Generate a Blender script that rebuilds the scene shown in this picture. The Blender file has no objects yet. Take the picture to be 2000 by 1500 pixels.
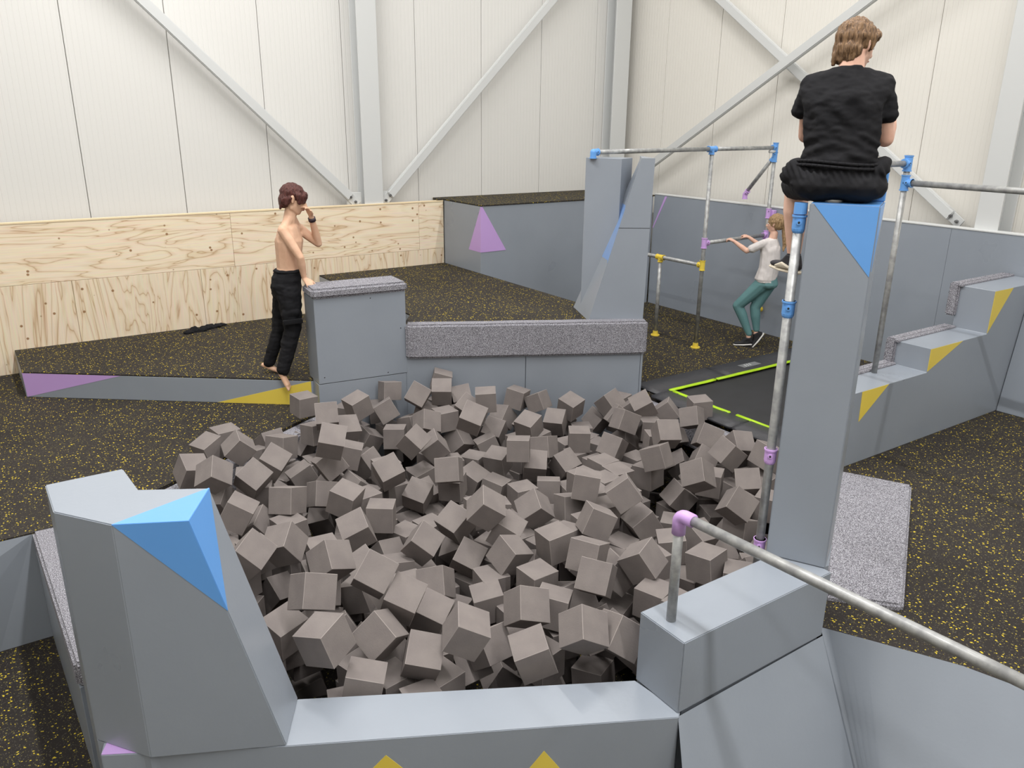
import bpy, bmesh, math, random
from math import radians, sin, cos, pi, atan2, sqrt
from mathutils import Vector, Matrix, Quaternion, Euler, noise
S = bpy.context.scene
COL = S.collection
# ------------------------------------------------------------------ camera
cam = bpy.data.objects.new('camera', bpy.data.cameras.new('camera')); COL.objects.link(cam)
cam.data.sensor_fit = 'HORIZONTAL'; cam.data.sensor_width = 36.0
cam.data.lens = 1546.65 * 36.0 / 2000.0
cam.data.clip_start = 0.05
YAW, PIT, ROL = radians(34.252), radians(18.448), radians(0.604)
fw = Vector((sin(YAW)*cos(PIT), cos(YAW)*cos(PIT), -sin(PIT)))
r0 = Vector((cos(YAW), -sin(YAW), 0)); u0 = r0.cross(fw)
rr = r0*cos(ROL) + u0*sin(ROL); uu = -r0*sin(ROL) + u0*cos(ROL)
M = Matrix((rr, uu, -fw)).transposed().to_4x4(); M.translation = Vector((0, 0, 2.4))
cam.matrix_world = M
S.camera = cam
# ------------------------------------------------------------------ world, lights, exposure
w = bpy.data.worlds.new('world'); S.world = w; w.use_nodes = True
w.node_tree.nodes['Background'].inputs[0].default_value = (0.9, 0.95, 1.0, 1)
w.node_tree.nodes['Background'].inputs[1].default_value = 0.08
def strip_light(x, y, z, power, lx=0.16, ly=2.6):
    l = bpy.data.lights.new('ceiling_strip_light', 'AREA'); l.shape = 'RECTANGLE'; l.size = lx; l.size_y = ly
    l.energy = power; l.color = (1.0, 0.985, 0.965)
    o = bpy.data.objects.new('ceiling_strip_light', l); COL.objects.link(o); o.location = (x, y, z); return o
for lx in (-2.0, 1.75, 6.0):
    for ly in (-3.6, -0.2, 3.2, 6.6):
        strip_light(lx, ly, 6.45, 172 if lx == 1.75 else 76, 0.06)
S.view_settings.view_transform = 'Standard'; S.view_settings.look = 'None'
S.view_settings.exposure = 0.0; S.view_settings.gamma = 1.0; S.view_settings.use_curve_mapping = False

# ------------------------------------------------------------------ materials
def srgb(r, g, b):
    f = lambda c: (c/255/12.92) if c/255 <= 0.04045 else ((c/255+0.055)/1.055)**2.4
    return (f(r), f(g), f(b), 1)
def newmat(name, col, rough=0.6, metal=0.0, spec=None):
    m = bpy.data.materials.new(name); m.use_nodes = True; b = m.node_tree.nodes['Principled BSDF']
    b.inputs['Base Color'].default_value = col; b.inputs['Roughness'].default_value = rough; b.inputs['Metallic'].default_value = metal
    if spec is not None: b.inputs['Specular IOR Level'].default_value = spec
    return m, m.node_tree, b
def N(nt, t, **k):
    n = nt.nodes.new(t)
    for a, v in k.items():
        if a.startswith('i_'): n.inputs[a[2:].replace('_', ' ')].default_value = v
        else: setattr(n, a, v)
    return n
def L(nt, a, b): nt.links.new(a, b)
def ramp(nt, stops):
    n = nt.nodes.new('ShaderNodeValToRGB'); e = n.color_ramp.elements
    while len(e) < len(stops): e.new(0.5)
    for x, (p, c) in zip(e, stops): x.position = p; x.color = c
    return n
def coords(nt, scale=(1, 1, 1), kind='Object', rot=(0, 0, 0)):
    t = nt.nodes.new('ShaderNodeTexCoord'); mp = nt.nodes.new('ShaderNodeMapping'); mp.inputs['Scale'].default_value = scale
    mp.inputs['Rotation'].default_value = rot
    L(nt, t.outputs[kind], mp.inputs[0]); return mp.outputs[0]
def bump(nt, b, src, strength=0.3, dist=0.01):
    n = nt.nodes.new('ShaderNodeBump'); n.inputs['Strength'].default_value = strength; n.inputs['Distance'].default_value = dist
    L(nt, src, n.inputs['Height']); L(nt, n.outputs[0], b.inputs['Normal'])
def mottled(name, c1, c2, scale=4, rough=0.4, bs=0.15, bscale=60, metal=0.0, bdist=0.002, stretch=(1, 1, 1), detail=4, spec=None, rr=None):
    m, nt, b = newmat(name, c1, rough, metal, spec)
    v = coords(nt, stretch)
    n = N(nt, 'ShaderNodeTexNoise'); n.inputs['Scale'].default_value = scale; n.inputs['Detail'].default_value = detail; L(nt, v, n.inputs[0])
    r = ramp(nt, [(0.35, c1), (0.65, c2)]); L(nt, n.outputs[0], r.inputs[0]); L(nt, r.outputs[0], b.inputs['Base Color'])
    if rr:
        r2 = ramp(nt, [(0.3, (rr[0],)*3+(1,)), (0.7, (rr[1],)*3+(1,))]); L(nt, n.outputs[0], r2.inputs[0]); L(nt, r2.outputs[0], b.inputs['Roughness'])
    n2 = N(nt, 'ShaderNodeTexNoise'); n2.inputs['Scale'].default_value = bscale; n2.inputs['Detail'].default_value = 3; L(nt, v, n2.inputs[0])
    bump(nt, b, n2.outputs[0], bs, bdist)
    return m
GREY = mottled('grey_paint', srgb(141, 148, 158), srgb(146, 153, 163), 1.3, 0.32, 0.25, 45, bdist=0.0015, rr=(0.26, 0.36))
BLUE = mottled('blue_paint', srgb(100, 158, 224), srgb(104, 162, 228), 2, 0.3, 0.2, 40, bdist=0.0015)
PURPLE = mottled('purple_paint', srgb(190, 155, 214), srgb(194, 160, 218), 2, 0.4, 0.1, 40)
YELLOW = mottled('yellow_paint', srgb(222, 198, 80), srgb(226, 202, 88), 2, 0.4, 0.1, 40)
WHITE = newmat('white_steel', srgb(206, 208, 208), 0.45)[0]
CREAM = newmat('panel_core', srgb(216, 214, 208), 0.5)[0]
def wallmat(name, axis, col):
    m, nt, b = newmat(name, col, 0.42)
    v = coords(nt, (1, 1, 1))
    wv = N(nt, 'ShaderNodeTexWave', wave_type='BANDS', bands_direction=axis, wave_profile='SIN'); wv.inputs['Scale'].default_value = 6.3
    wv.inputs['Distortion'].default_value = 0; L(nt, v, wv.inputs[0])
    r = ramp(nt, [(0.0, (0,0,0,1)), (0.12, (1,1,1,1))]); L(nt, wv.outputs[0], r.inputs[0])
    bump(nt, b, r.outputs[0], 0.45, 0.003)
    return m
WALLX = wallmat('ribbed_wall_panel_back', 'X', srgb(220, 219, 216))
WALLY = wallmat('ribbed_wall_panel_right', 'Y', srgb(228, 225, 218))
def rubber():
    m, nt, b = newmat('speckled_rubber', srgb(50, 46, 43), 0.85, spec=0.25)
    v = coords(nt)
    nz = N(nt, 'ShaderNodeTexNoise'); nz.inputs['Scale'].default_value = 60; nz.inputs['Detail'].default_value = 2; L(nt, v, nz.inputs[0])
    mx = N(nt, 'ShaderNodeVectorMath', operation='MULTIPLY_ADD'); mx.inputs[1].default_value = (0.022, 0.022, 0); L(nt, nz.outputs[1], mx.inputs[0]); L(nt, v, mx.inputs[2])
    last = None
    base = N(nt, 'ShaderNodeTexNoise'); base.inputs['Scale'].default_value = 1.2; base.inputs['Detail'].default_value = 5; L(nt, v, base.inputs[0])
    rb = ramp(nt, [(0.3, srgb(42, 38, 36)), (0.7, srgb(51, 47, 44))]); L(nt, base.outputs[0], rb.inputs[0]); last = rb.outputs[0]
    for sc, th, c1, rnd in ((58, 0.36, srgb(206, 182, 54), 0.71), (105, 0.38, srgb(132, 122, 66), 0.80), (150, 0.40, srgb(92, 87, 78), 0.72)):
        vo = N(nt, 'ShaderNodeTexVoronoi'); vo.inputs['Scale'].default_value = sc; L(nt, mx.outputs[0], vo.inputs[0])
        sep = N(nt, 'ShaderNodeSeparateColor'); L(nt, vo.outputs['Color'], sep.inputs[0])
        g = N(nt, 'ShaderNodeMath', operation='GREATER_THAN'); g.inputs[1].default_value = rnd; L(nt, sep.outputs[0], g.inputs[0])
        ls = N(nt, 'ShaderNodeMath', operation='LESS_THAN'); ls.inputs[1].default_value = th*0.82; L(nt, vo.outputs['Distance'], ls.inputs[0])
        mu = N(nt, 'ShaderNodeMath', operation='MULTIPLY'); L(nt, g.outputs[0], mu.inputs[0]); L(nt, ls.outputs[0], mu.inputs[1])
        mc = N(nt, 'ShaderNodeMix', data_type='RGBA'); L(nt, mu.outputs[0], mc.inputs[0]); L(nt, last, mc.inputs[6]); mc.inputs[7].default_value = c1
        last = mc.outputs[2]
    L(nt, last, b.inputs['Base Color'])
    bump(nt, b, nz.outputs[0], 0.35, 0.004)
    return m
RUBBER = rubber()
def carpet(name, dark, light):
    m, nt, b = newmat(name, dark, 0.95, spec=0.15)
    v = coords(nt)
    n = N(nt, 'ShaderNodeTexNoise'); n.inputs['Scale'].default_value = 190; n.inputs['Detail'].default_value = 3; L(nt, v, n.inputs[0])
    r = ramp(nt, [(0.36, dark), (0.5, srgb(134, 133, 140)), (0.66, light)]); L(nt, n.outputs[0], r.inputs[0]); L(nt, r.outputs[0], b.inputs['Base Color'])
    bump(nt, b, n.outputs[0], 0.8, 0.006)
    return m
CARPET = carpet('grey_carpet', srgb(84, 82, 88), srgb(192, 192, 200))
FOAM = mottled('brown_grey_foam', srgb(122, 115, 113), srgb(130, 123, 120), 9, 0.9, 0.5, 160, bdist=0.0015, spec=0.15)
PIPE = mottled('galvanised_pipe', srgb(176, 177, 176), srgb(142, 143, 144), 22, 0.42, 0.2, 90, metal=0.35, stretch=(1, 1, 1), rr=(0.34, 0.5))
BLACKCLOTH = mottled('black_cotton', srgb(25, 25, 28), srgb(31, 31, 34), 6, 0.85, 0.4, 25, bdist=0.006, spec=0.2)
DARK = newmat('dark_gap', srgb(28, 28, 30), 0.8)[0]
def plywood(name, vertical, off, axis='X'):
    m, nt, b = newmat(name, srgb(226, 204, 164), 0.55)
    t = nt.nodes.new('ShaderNodeTexCoord'); mp = nt.nodes.new('ShaderNodeMapping'); L(nt, t.outputs['Object'], mp.inputs[0])
    mp.inputs['Location'].default_value = (off, 0, off*0.37)
    mp.inputs['Scale'].default_value = (2.6, 1, 0.35) if vertical else (0.42, 1, 2.9)
    n = N(nt, 'ShaderNodeTexNoise'); n.inputs['Scale'].default_value = 1.5; n.inputs['Detail'].default_value = 3.5; n.inputs['Distortion'].default_value = 0.6; L(nt, mp.outputs[0], n.inputs[0])
    mu = N(nt, 'ShaderNodeMath', operation='MULTIPLY'); mu.inputs[1].default_value = 10 if vertical else 9; L(nt, n.outputs[0], mu.inputs[0])
    fr = N(nt, 'ShaderNodeMath', operation='FRACT'); L(nt, mu.outputs[0], fr.inputs[0])
    r = ramp(nt, [(0.0, srgb(192, 156, 116)), (0.05, srgb(228, 206, 174)), (0.35, srgb(238, 221, 194)), (0.8, srgb(236, 217, 188)), (0.93, srgb(226, 203, 170)), (1.0, srgb(200, 168, 128))]); L(nt, fr.outputs[0], r.inputs[0])
    vo = N(nt, 'ShaderNodeTexVoronoi'); vo.inputs['Scale'].default_value = 8.5; mp2 = nt.nodes.new('ShaderNodeMapping'); L(nt, t.outputs['Object'], mp2.inputs[0]); mp2.inputs['Scale'].default_value = (1, 0.01, 1.0); L(nt, mp2.outputs[0], vo.inputs[0])
    r2 = ramp(nt, [(0.0, (1, 1, 1, 1)), (0.085, (1, 1, 1, 1)), (0.13, (0, 0, 0, 1))]); L(nt, vo.outputs['Distance'], r2.inputs[0])
    mc = N(nt, 'ShaderNodeMix', data_type='RGBA'); L(nt, r2.outputs[0], mc.inputs[0]); L(nt, r.outputs[0], mc.inputs[6]); mc.inputs[7].default_value = srgb(156, 116, 74)
    # fine grain
    mp3 = nt.nodes.new('ShaderNodeMapping'); L(nt, t.outputs['Object'], mp3.inputs[0]); mp3.inputs['Scale'].default_value = (60, 1, 2) if vertical else (2, 1, 60)
    n3 = N(nt, 'ShaderNodeTexNoise'); n3.inputs['Scale'].default_value = 1.5; L(nt, mp3.outputs[0], n3.inputs[0])
    mm = N(nt, 'ShaderNodeMix', data_type='RGBA', blend_type='MULTIPLY'); mm.inputs[0].default_value = 0.22; L(nt, mc.outputs[2], mm.inputs[6]); L(nt, n3.outputs[1], mm.inputs[7])
    hs = N(nt, 'ShaderNodeHueSaturation'); hs.inputs['Saturation'].default_value = 0.92; hs.inputs['Value'].default_value = 1.14 if not vertical else 1.07; L(nt, mm.outputs[2], hs.inputs['Color'])
    L(nt, hs.outputs[0], b.inputs['Base Color'])
    return m
PLYH = [plywood('plywood_grain_along_%d' % i, False, i*7.3) for i in range(4)]
PLYV = [plywood('plywood_grain_upright_%d' % i, True, i*5.1+2) for i in range(4)]
PLYE = newmat('plywood_edge', srgb(232, 212, 176), 0.6)[0]

# ------------------------------------------------------------------ mesh helpers
def link(name, bm, mat=None, parent=None, smooth=False):
    me = bpy.data.meshes.new(name)
    bmesh.ops.recalc_face_normals(bm, faces=bm.faces)
    bm.to_mesh(me); bm.free()
    if smooth: me.polygons.foreach_set('use_smooth', [True]*len(me.polygons))
    o = bpy.data.objects.new(name, me); COL.objects.link(o)
    if mat: me.materials.append(mat)
    if parent: o.parent = parent
    return o
def tag(o, label=None, cat=None, group=None, kind=None):
    if label: o['label'] = label
    if cat: o['category'] = cat
    if group: o['group'] = group
    if kind: o['kind'] = kind
    return o
def thing(name, label, cat, group=None, loc=(0, 0, 0)):
    o = bpy.data.objects.new(name, None); COL.objects.link(o); o.empty_display_size = 0.1
    o.location = loc
    return tag(o, label, cat, group)
def poly_bm(verts, faces, bev=0.0, seg=1):
    bm = bmesh.new(); vs = [bm.verts.new(v) for v in verts]
    for f in faces: bm.faces.new([vs[i] for i in f])
    bmesh.ops.recalc_face_normals(bm, faces=bm.faces)
    if bev: bmesh.ops.bevel(bm, geom=bm.edges[:], offset=bev, segments=seg, affect='EDGES', clamp_overlap=True)
    return bm
def loft_bm(bot, top, bev=0.0, seg=1):
    n = len(bot)
    faces = [list(range(n))[::-1], list(range(n, 2*n))] + [[i, (i+1) % n, n+(i+1) % n, n+i] for i in range(n)]
    return poly_bm(list(bot)+list(top), faces, bev, seg)
def prism_bm(pts, z0, z1, bev=0.0, seg=1):
    return loft_bm([(p[0], p[1], z0) for p in pts], [(p[0], p[1], z1) for p in pts], bev, seg)
def box_bm(x0, x1, y0, y1, z0, z1, bev=0.0, seg=1):
    return prism_bm([(x0, y0), (x1, y0), (x1, y1), (x0, y1)], z0, z1, bev, seg)
def join_bm(dst, src):
    me = bpy.data.meshes.new('tmp'); src.to_mesh(me); src.free(); dst.from_mesh(me); bpy.data.meshes.remove(me); return dst
def tube_bm(p0, p1, r, n=16, r1=None):
    p0, p1 = Vector(p0), Vector(p1); d = p1-p0; bm = bmesh.new()
    bmesh.ops.create_cone(bm, cap_ends=True, segments=n, radius1=r, radius2=r if r1 is None else r1, depth=d.length)
    q = d.to_track_quat('Z', 'Y').to_matrix().to_4x4(); q.translation = (p0+p1)/2
    bm.transform(q); return bm
def fix_origin(o):
    """move a mesh's origin to the middle of its base"""
    me = o.data; c = Vector((0, 0, 0)); zm = 1e9
    for v in me.vertices: c += v.co; zm = min(zm, v.co.z)
    c /= len(me.vertices); c.z = zm
    me.transform(Matrix.Translation(-c)); o.location = c
def decal(name, pts, mat, parent, out=None, th=0.0015):
    """painted patch: a thin film of paint on a surface; pts 3-D, out = a point on the visible side"""
    P = [Vector(p) for p in pts]; n = (P[1]-P[0]).cross(P[2]-P[0]).normalized()
    if out is not None and (Vector(out)-P[0]).dot(n) < 0: n = -n
    return link(name, loft_bm([p-n*th for p in P], [p+n*th for p in P]), mat, parent)
CAM = (0, 0, 2.4)

# ------------------------------------------------------------------ the hall
W1, W2 = 9.02, 8.04
def struct(name, bm=None, mat=None):
    o = link(name, bm, mat) if bm else None
    if o is None: o = bpy.data.objects.new(name, None); COL.objects.link(o)
    o['kind'] = 'structure'; return o
deck = [(-6, 5.146), (0.0, 5.146), (0.1, 5.16), (0.76, 5.372), (2.12, 6.15), (2.3, 6.26), (3.0, 6.19), (4.94, 5.16), (4.97, 5.1), (4.97, 3.05), (4.80, 3.05),
        (3.40, 2.16), (3.2, 1.925), (3.32, 1.71), (3.5, 1.371), (3.572, 1.135), (3.60, 0.78), (3.62, 0.5), (3.7, -6), (W2, -6), (W2, W1), (-6, W1)]
fl = struct('floor', prism_bm(deck, -0.72, 0.0), RUBBER)
lo = struct('floor', prism_bm([(-6, -6), (3.75, -6), (3.75, 0.4), (W2, 9), (-6, 9)], -0.76, -0.73), RUBBER)
struct('ceiling', box_bm(-6, W2, -6, W1, 6.6, 6.7), CREAM)
struct('wall_left', box_bm(-6.1, -6, -6, W1, -0.75, 6.6), CREAM)
struct('wall_front', box_bm(-6, W2, -6.1, -6, -0.75, 6.6), CREAM)
wb = struct('wall_back'); x = 1.024-0.921*8
while x < W2:
    x1 = min(x+0.921, W2)
    if x1-max(x, -6) > 0.05:
        link('panel', box_bm(max(x, -6)+0.003, x1-0.003, W1, W1+0.08, 0.0, 6.6, 0.003), WALLX, wb)
    x += 0.921
link('panel_backing', box_bm(-6, W2, W1+0.02, W1+0.1, -0.73, 6.6), newmat('panel_joint', srgb(150, 148, 142), 0.6)[0], wb)
wr = struct('wall_right'); y = 8.25-0.92*16
while y < W1:
    y1 = min(y+0.92, W1)
    if y1-max(y, -6) > 0.05:
        link('panel', box_bm(W2, W2+0.08, max(y, -6)+0.003, y1-0.003, 0.0, 6.6, 0.003), WALLY, wr)
    y += 0.92
link('panel_backing', box_bm(W2+0.02, W2+0.1, -6, W1, -0.73, 6.6), bpy.data.materials['panel_joint'], wr)

# ------------------------------------------------------------------ steel columns and braces
def h_column(label, cx, cy, w, d, facing, group=None):
    t = thing('steel_column', label, 'column')
    t.location = (cx, cy, 0)
    def b(name, x0, x1, y0, y1):
        if facing == 'x': x0, x1, y0, y1 = y0, y1, x0, x1
        return link(name, box_bm(x0, x1, y0, y1, 0, 6.58, 0.004), WHITE, t)
    b('flange', -w/2, w/2, -d/2, -d/2+0.016); b('web', -0.006, 0.006, -d/2+0.016, d/2-0.016); b('flange', -w/2, w/2, d/2-0.016, d/2)
    return t
h_column('white steel column rising behind the plywood between two braces', 4.01, 8.915, 0.24, 0.2, 'y')
h_column('white steel column standing in the corner of the hall', 7.76, 8.91, 0.27, 0.2, 'y')
h_column('white steel column at the right edge, behind the grey barrier', 7.89, 3.66, 0.21, 0.28, 'x')
BOLT = mottled('zinc_bolt', srgb(150, 150, 150), srgb(120, 120, 122), 20, 0.35, metal=0.8)
def brace(p0, p1, label, wdt=0.10, th=0.06, nrm='y', foot=True):
    t = thing('steel_brace', label, 'brace', None, p0)
    p0, p1 = Vector(p0), Vector(p1); d = p1-p0; ln = d.length; d.normalize()
    n = Vector((0, -1, 0)) if nrm == 'y' else Vector((-1, 0, 0)); s = d.cross(n).normalized()
    R = Matrix((s, n, d)).transposed().to_4x4()
    bm = box_bm(-wdt/2, wdt/2, -th/2, th/2, 0.1, ln, 0.008, 2); bm.transform(R); link('bar', bm, WHITE, t)
    if foot:
        bm = box_bm(-wdt/2, wdt/2, -0.006, 0.006, -0.03, 0.18, 0.002); bm.transform(R); pl = link('end_plate', bm, WHITE, t)
        for q in (0.02, 0.1):
            bb = tube_bm(d*q+n*0.0, d*q+n*0.03, 0.016, 6); join_bm(bb, tube_bm(d*q+n*0.02, d*q+n*0.045, 0.009, 8)); link('bolt', bb, BOLT, t)
        if nrm != 'y': return t
        gx = box_bm(-0.11, 0.07, 0.008, 0.018, -0.06, 0.12, 0.002)
        link('gusset_plate', gx, WHITE, t)
    return t
brace((3.80, 8.86, 1.46), (-1.0, 8.86, 6.05), 'diagonal white brace falling from upper left to the back wall column')
brace((4.16, 8.86, 1.46), (7.6, 8.86, 4.83), 'diagonal white brace rising to the right from the back wall column')
brace((7.93, 4.00, 1.50), (7.93, 8.4, 4.58), 'white brace on the right wall, bolted down beside the right hand column', nrm='x')
brace((7.78, 8.62, 1.56), (7.78, 3.86, 4.35), 'white brace on the right wall, crossing in front of the other brace', nrm='x', foot=False)

# ------------------------------------------------------------------ plywood cladding on the back wall
t = thing('plywood_cladding', 'pale knotty plywood sheets lining the foot of the back wall', 'cladding', None, (0, 8.8, 0))
def sheet(x0, x1, z0, z1, m):
    o = link('plywood_sheet', box_bm(x0+0.0015, x1-0.0015, 0, 0.018, z0, z1, 0.0015), m, t); return o
xs = [-5.0, -2.56, -0.12, 2.325, 4.585, 4.93]
for i in range(5): sheet(xs[i], xs[i+1], 0.857, 1.425, PLYH[i % 4])
xs = [-5.36, -4.14, -2.92, -1.7, -0.48, 0.74, 1.96, 3.18, 4.40, 4.93]
for i in range(9): sheet(xs[i], xs[i+1], 0.0, 0.854, PLYV[i % 4])
link('top_ledge', box_bm(-5, 4.93, -0.004, 0.05, 1.427, 1.445, 0.002), PLYE, t)

# ------------------------------------------------------------------ grey boxes around the pit
# low platform along the plywood
t = thing('low_platform', 'low grey platform with rubber top along the plywood wall', 'platform', None, (1.2, 7.8, 0)); L0 = Vector((-1.2, -7.8, 0))
def W(o):  # part given in world coordinates under a thing that has a location
    o.location = Vector((0, 0, 0)) if o.parent.parent else -o.parent.location; return o
pl = [(0.166, 7.976), (2.24, 6.394), (3.262, 6.394), (3.262, 8.795), (0.160, 8.795)]
W(link('platform_body', prism_bm(pl, 0, 0.222, 0.003), GREY, t))
W(link('rubber_top', prism_bm(pl, 0.223, 0.236, 0.002), RUBBER, t))
a, b = Vector((0.166, 7.976, 0)), Vector((2.24, 6.394, 0)); q = lambda s, z: (a.x+(b.x-a.x)*s, a.y+(b.y-a.y)*s, z)
W(decal('painted_triangle', [q(0, 0.222), q(0.345, 0.222), q(0.004, 0.001)], PURPLE, t, CAM))['label'] = 'purple painted triangle'
W(decal('painted_triangle', [q(0.998, 0.222), q(0.998, 0.001), q(0.67, 0.001)], YELLOW, t, CAM))['label'] = 'yellow painted triangle'
# raised platform behind the low wall
t = thing('raised_platform', 'knee high grey platform with rubber top behind the carpet padded wall', 'platform', None, (4.1, 7.4, 0))
pl = [(3.267, 6.5), (3.02, 6.16), (4.90, 5.16), (4.93, 5.16), (4.93, 8.795), (3.267, 8.795)]
W(link('platform_body', prism_bm(pl, 0.237, 0.653, 0.002), GREY, t)); W(link('rubber_top', prism_bm(pl, 0.654, 0.668, 0.002), RUBBER, t))
W(link('platform_foot', prism_bm([(3.267, 6.5), (3.03, 6.16), (4.88, 5.17), (4.92, 5.17), (4.92, 8.79), (3.267, 8.79)], 0.0, 0.236), GREY, t))
# low wall with carpet pad
t = thing('low_wall', 'low grey wall at the back of the foam pit under a draped carpet pad', 'wall', None, (3.95, 5.6, 0))
a, b = Vector((3.02, 6.12, 0)), Vector((4.92, 5.11, 0)); d = (b-a).normalized(); n = Vector((d.y, -d.x, 0))
def along(s0, s1, o0, o1, z0, z1, bev=0.003, seg=1):
    P = [a+d*s0+n*o0, a+d*s1+n*o0, a+d*s1+n*o1, a+d*s0+n*o1]
    return prism_bm([(p.x, p.y) for p in P], z0, z1, bev, seg)
LL = (b-a).length
W(link('wall_panel', along(0.0, 1.075, -0.04, 0.0, -0.73, 0.645), GREY, t)); W(link('wall_panel', along(1.079, LL-0.012, -0.04, 0.0, -0.73, 0.645), GREY, t))
W(link('end_post', along(LL-0.011, LL+0.01, -0.06, 0.006, -0.73, 0.64), GREY, t))
bm = along(0.005, LL+0.03, -0.09, 0.045, 0.38, 0.69, 0.02, 3)
bmesh.ops.subdivide_edges(bm, edges=[e for e in bm.edges if e.calc_length() > 0.5], cuts=24, use_grid_fill=True)
for v in bm.verts: v.co += n*0.004*noise.noise(v.co*6)+Vector((0, 0, 0.004*noise.noise(v.co*4+Vector((9, 0, 0)))))
W(link('carpet_pad', bm, CARPET, t))
# box with a carpet top, the person leans on it
t = thing('vault_box', 'tall grey box with carpet top that the shirtless person leans on', 'vault box', None, (2.65, 6.35, 0))
bx = [(2.24, 6.205), (3.03, 6.112), (3.06, 6.42), (2.262, 6.49)]
W(link('box_body', prism_bm(bx, 0.245, 0.99, 0.003), GREY, t)); W(link('box_foot', prism_bm([(2.235, 6.208), (3.02, 6.117), (3.02, 6.3), (2.258, 6.4)], -0.73, 0.240, 0.002), GREY, t))
bm = prism_bm([(2.215, 6.175), (3.045, 6.085), (3.07, 6.43), (2.25, 6.49)], 0.985, 1.07, 0.022, 3); W(link('carpet_top', bm, CARPET, t))
for (px, pz_) in ((2.29, 0.30), (2.98, 0.66), (2.72, 0.95), (2.85, 0.27)):
    W(link('screw', tube_bm((px, 6.205-(px-2.24)*0.118+0.002, pz_), (px, 6.205-(px-2.24)*0.118-0.001, pz_), 0.005, 8), DARK, t))
# big back corner box
t = thing('corner_box', 'large grey box with rubber top in the back corner, purple triangle on its edge', 'box', None, (6.3, 8.3, 0))
W(link('box_body', prism_bm([(4.935, 7.93), (7.66, 7.93), (7.66, 8.79), (4.935, 8.79)], 0, 1.447, 0.003), GREY, t))
W(link('rubber_top', prism_bm([(4.93, 7.92), (7.7, 7.92), (7.7, 8.80), (7.6, 8.80), (7.6, 9.015), (4.90, 9.015), (4.84, 8.795), (4.93, 8.795)], 1.448, 1.462, 0.002), RUBBER, t))
W(decal('painted_triangle', [(4.957, 7.93, 1.441), (4.957, 7.93, 0.914), (5.29, 7.93, 0.917)], PURPLE, t, CAM, 0.004)); W(decal('painted_triangle', [(4.935, 7.93, 1.441), (4.935, 7.93, 0.914), (4.935, 8.201, 0.916)], PURPLE, t, CAM))
W(decal('painted_triangle', [(4.934, 7.929, 1.441), (4.934, 7.929, 0.914), (4.957, 7.929, 0.914), (4.957, 7.929, 1.441)], PURPLE, t, CAM, 0.003))
# barrier wall on the right
t = thing('barrier_wall', 'long chest high grey barrier in front of the right hand wall', 'barrier', None, (7.75, 3, 0))
ys = [-6, -3.4, -0.95, 1.49, 3.93, 5.15, 7.93]
for i in range(6): W(link('barrier_panel', box_bm(7.68, 7.70, ys[i]+0.001, ys[i+1]-0.001, 0, 1.468, 0.0015), GREY, t))
W(link('top_ledge', box_bm(7.675, 7.78, -6, 7.93, 1.47, 1.486, 0.003), WHITE, t))
W(decal('painted_line', [(7.679, 7.73, 1.462), (7.679, 7.69, 1.462), (7.679, 7.915, 1.03), (7.679, 7.93, 1.03)], PURPLE, t, CAM, 0.002))
W(decal('painted_line', [(7.679, 5.75, 1.21), (7.679, 5.715, 1.24), (7.679, 5.685, 1.01), (7.679, 5.735, 1.01)], PURPLE, t, CAM, 0.002))
W(decal('painted_line', [(7.679, 5.68, 1.17), (7.679, 5.645, 1.17), (7.679, 5.60, 0.99), (7.679, 5.635, 0.99)], YELLOW, t, CAM, 0.002))['label'] = 'yellow painted line'
# tower with slanted fin
t = thing('climbing_tower', 'grey tower with slanted fin and faded blue stripe behind the low wall', 'tower', None, (4.8, 5.5, 0.668)); Z = 0.669
P1, P2, P3 = Vector((4.528, 5.425, Z)), Vector((4.939, 5.148, Z)), Vector((4.762, 5.939, Z))
T1, T2 = Vector((4.858, 5.203, 2.10)), Vector((4.955, 5.137, 2.10)); bk = Vector((0.18, 0.30, 0))
T3 = T1+Vector((0.18, 0.20, 0)); P4 = P2+Vector((0.24, 0.50, 0)); T4 = T2+Vector((0.24, 0.45, 0))
W(link('fin', poly_bm([P1, P2, P4, P3, T1, T2, T4, T3], [(0, 1, 2, 3), (4, 5, 6, 7), (0, 1, 5, 4), (1, 2, 6), (1, 6, 5), (2, 3, 7), (2, 7, 6), (0, 4, 7), (0, 7, 3)]), GREY, t))
def lerp(a, b, s): return Vector(a)+(Vector(b)-Vector(a))*s
FADED = mottled('faded_blue_paint', srgb(112, 150, 206), srgb(132, 156, 196), 3, 0.4)
W(decal('painted_stripe', [lerp(P1, T1, 0.37), lerp(P1, T1, 0.70), lerp(P1, T3, 0.71), lerp(P1, T3, 0.375)], FADED, t, CAM))['label'] = 'faded blue painted stripe'
W(decal('painted_stripe', [lerp(P1, T3, 0.375), lerp(P1, T3, 0.71), lerp(P3, T3, 0.72), lerp(P3, T3, 0.38)], FADED, t, CAM))['label'] = 'faded blue painted stripe'
zl = 0.585
W(decal('seam', [lerp(P1, T1, zl), lerp(P2, T2, zl), lerp(P2, T2, zl+0.003), lerp(P1, T1, zl+0.003)], DARK, t, CAM, 0.0008))
slab = [(4.71, 5.77), (4.865, 5.46), (5.10, 5.58), (4.94, 5.92)]
W(link('slab', prism_bm(slab, Z, 2.085, 0.003), GREY, t))

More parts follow.
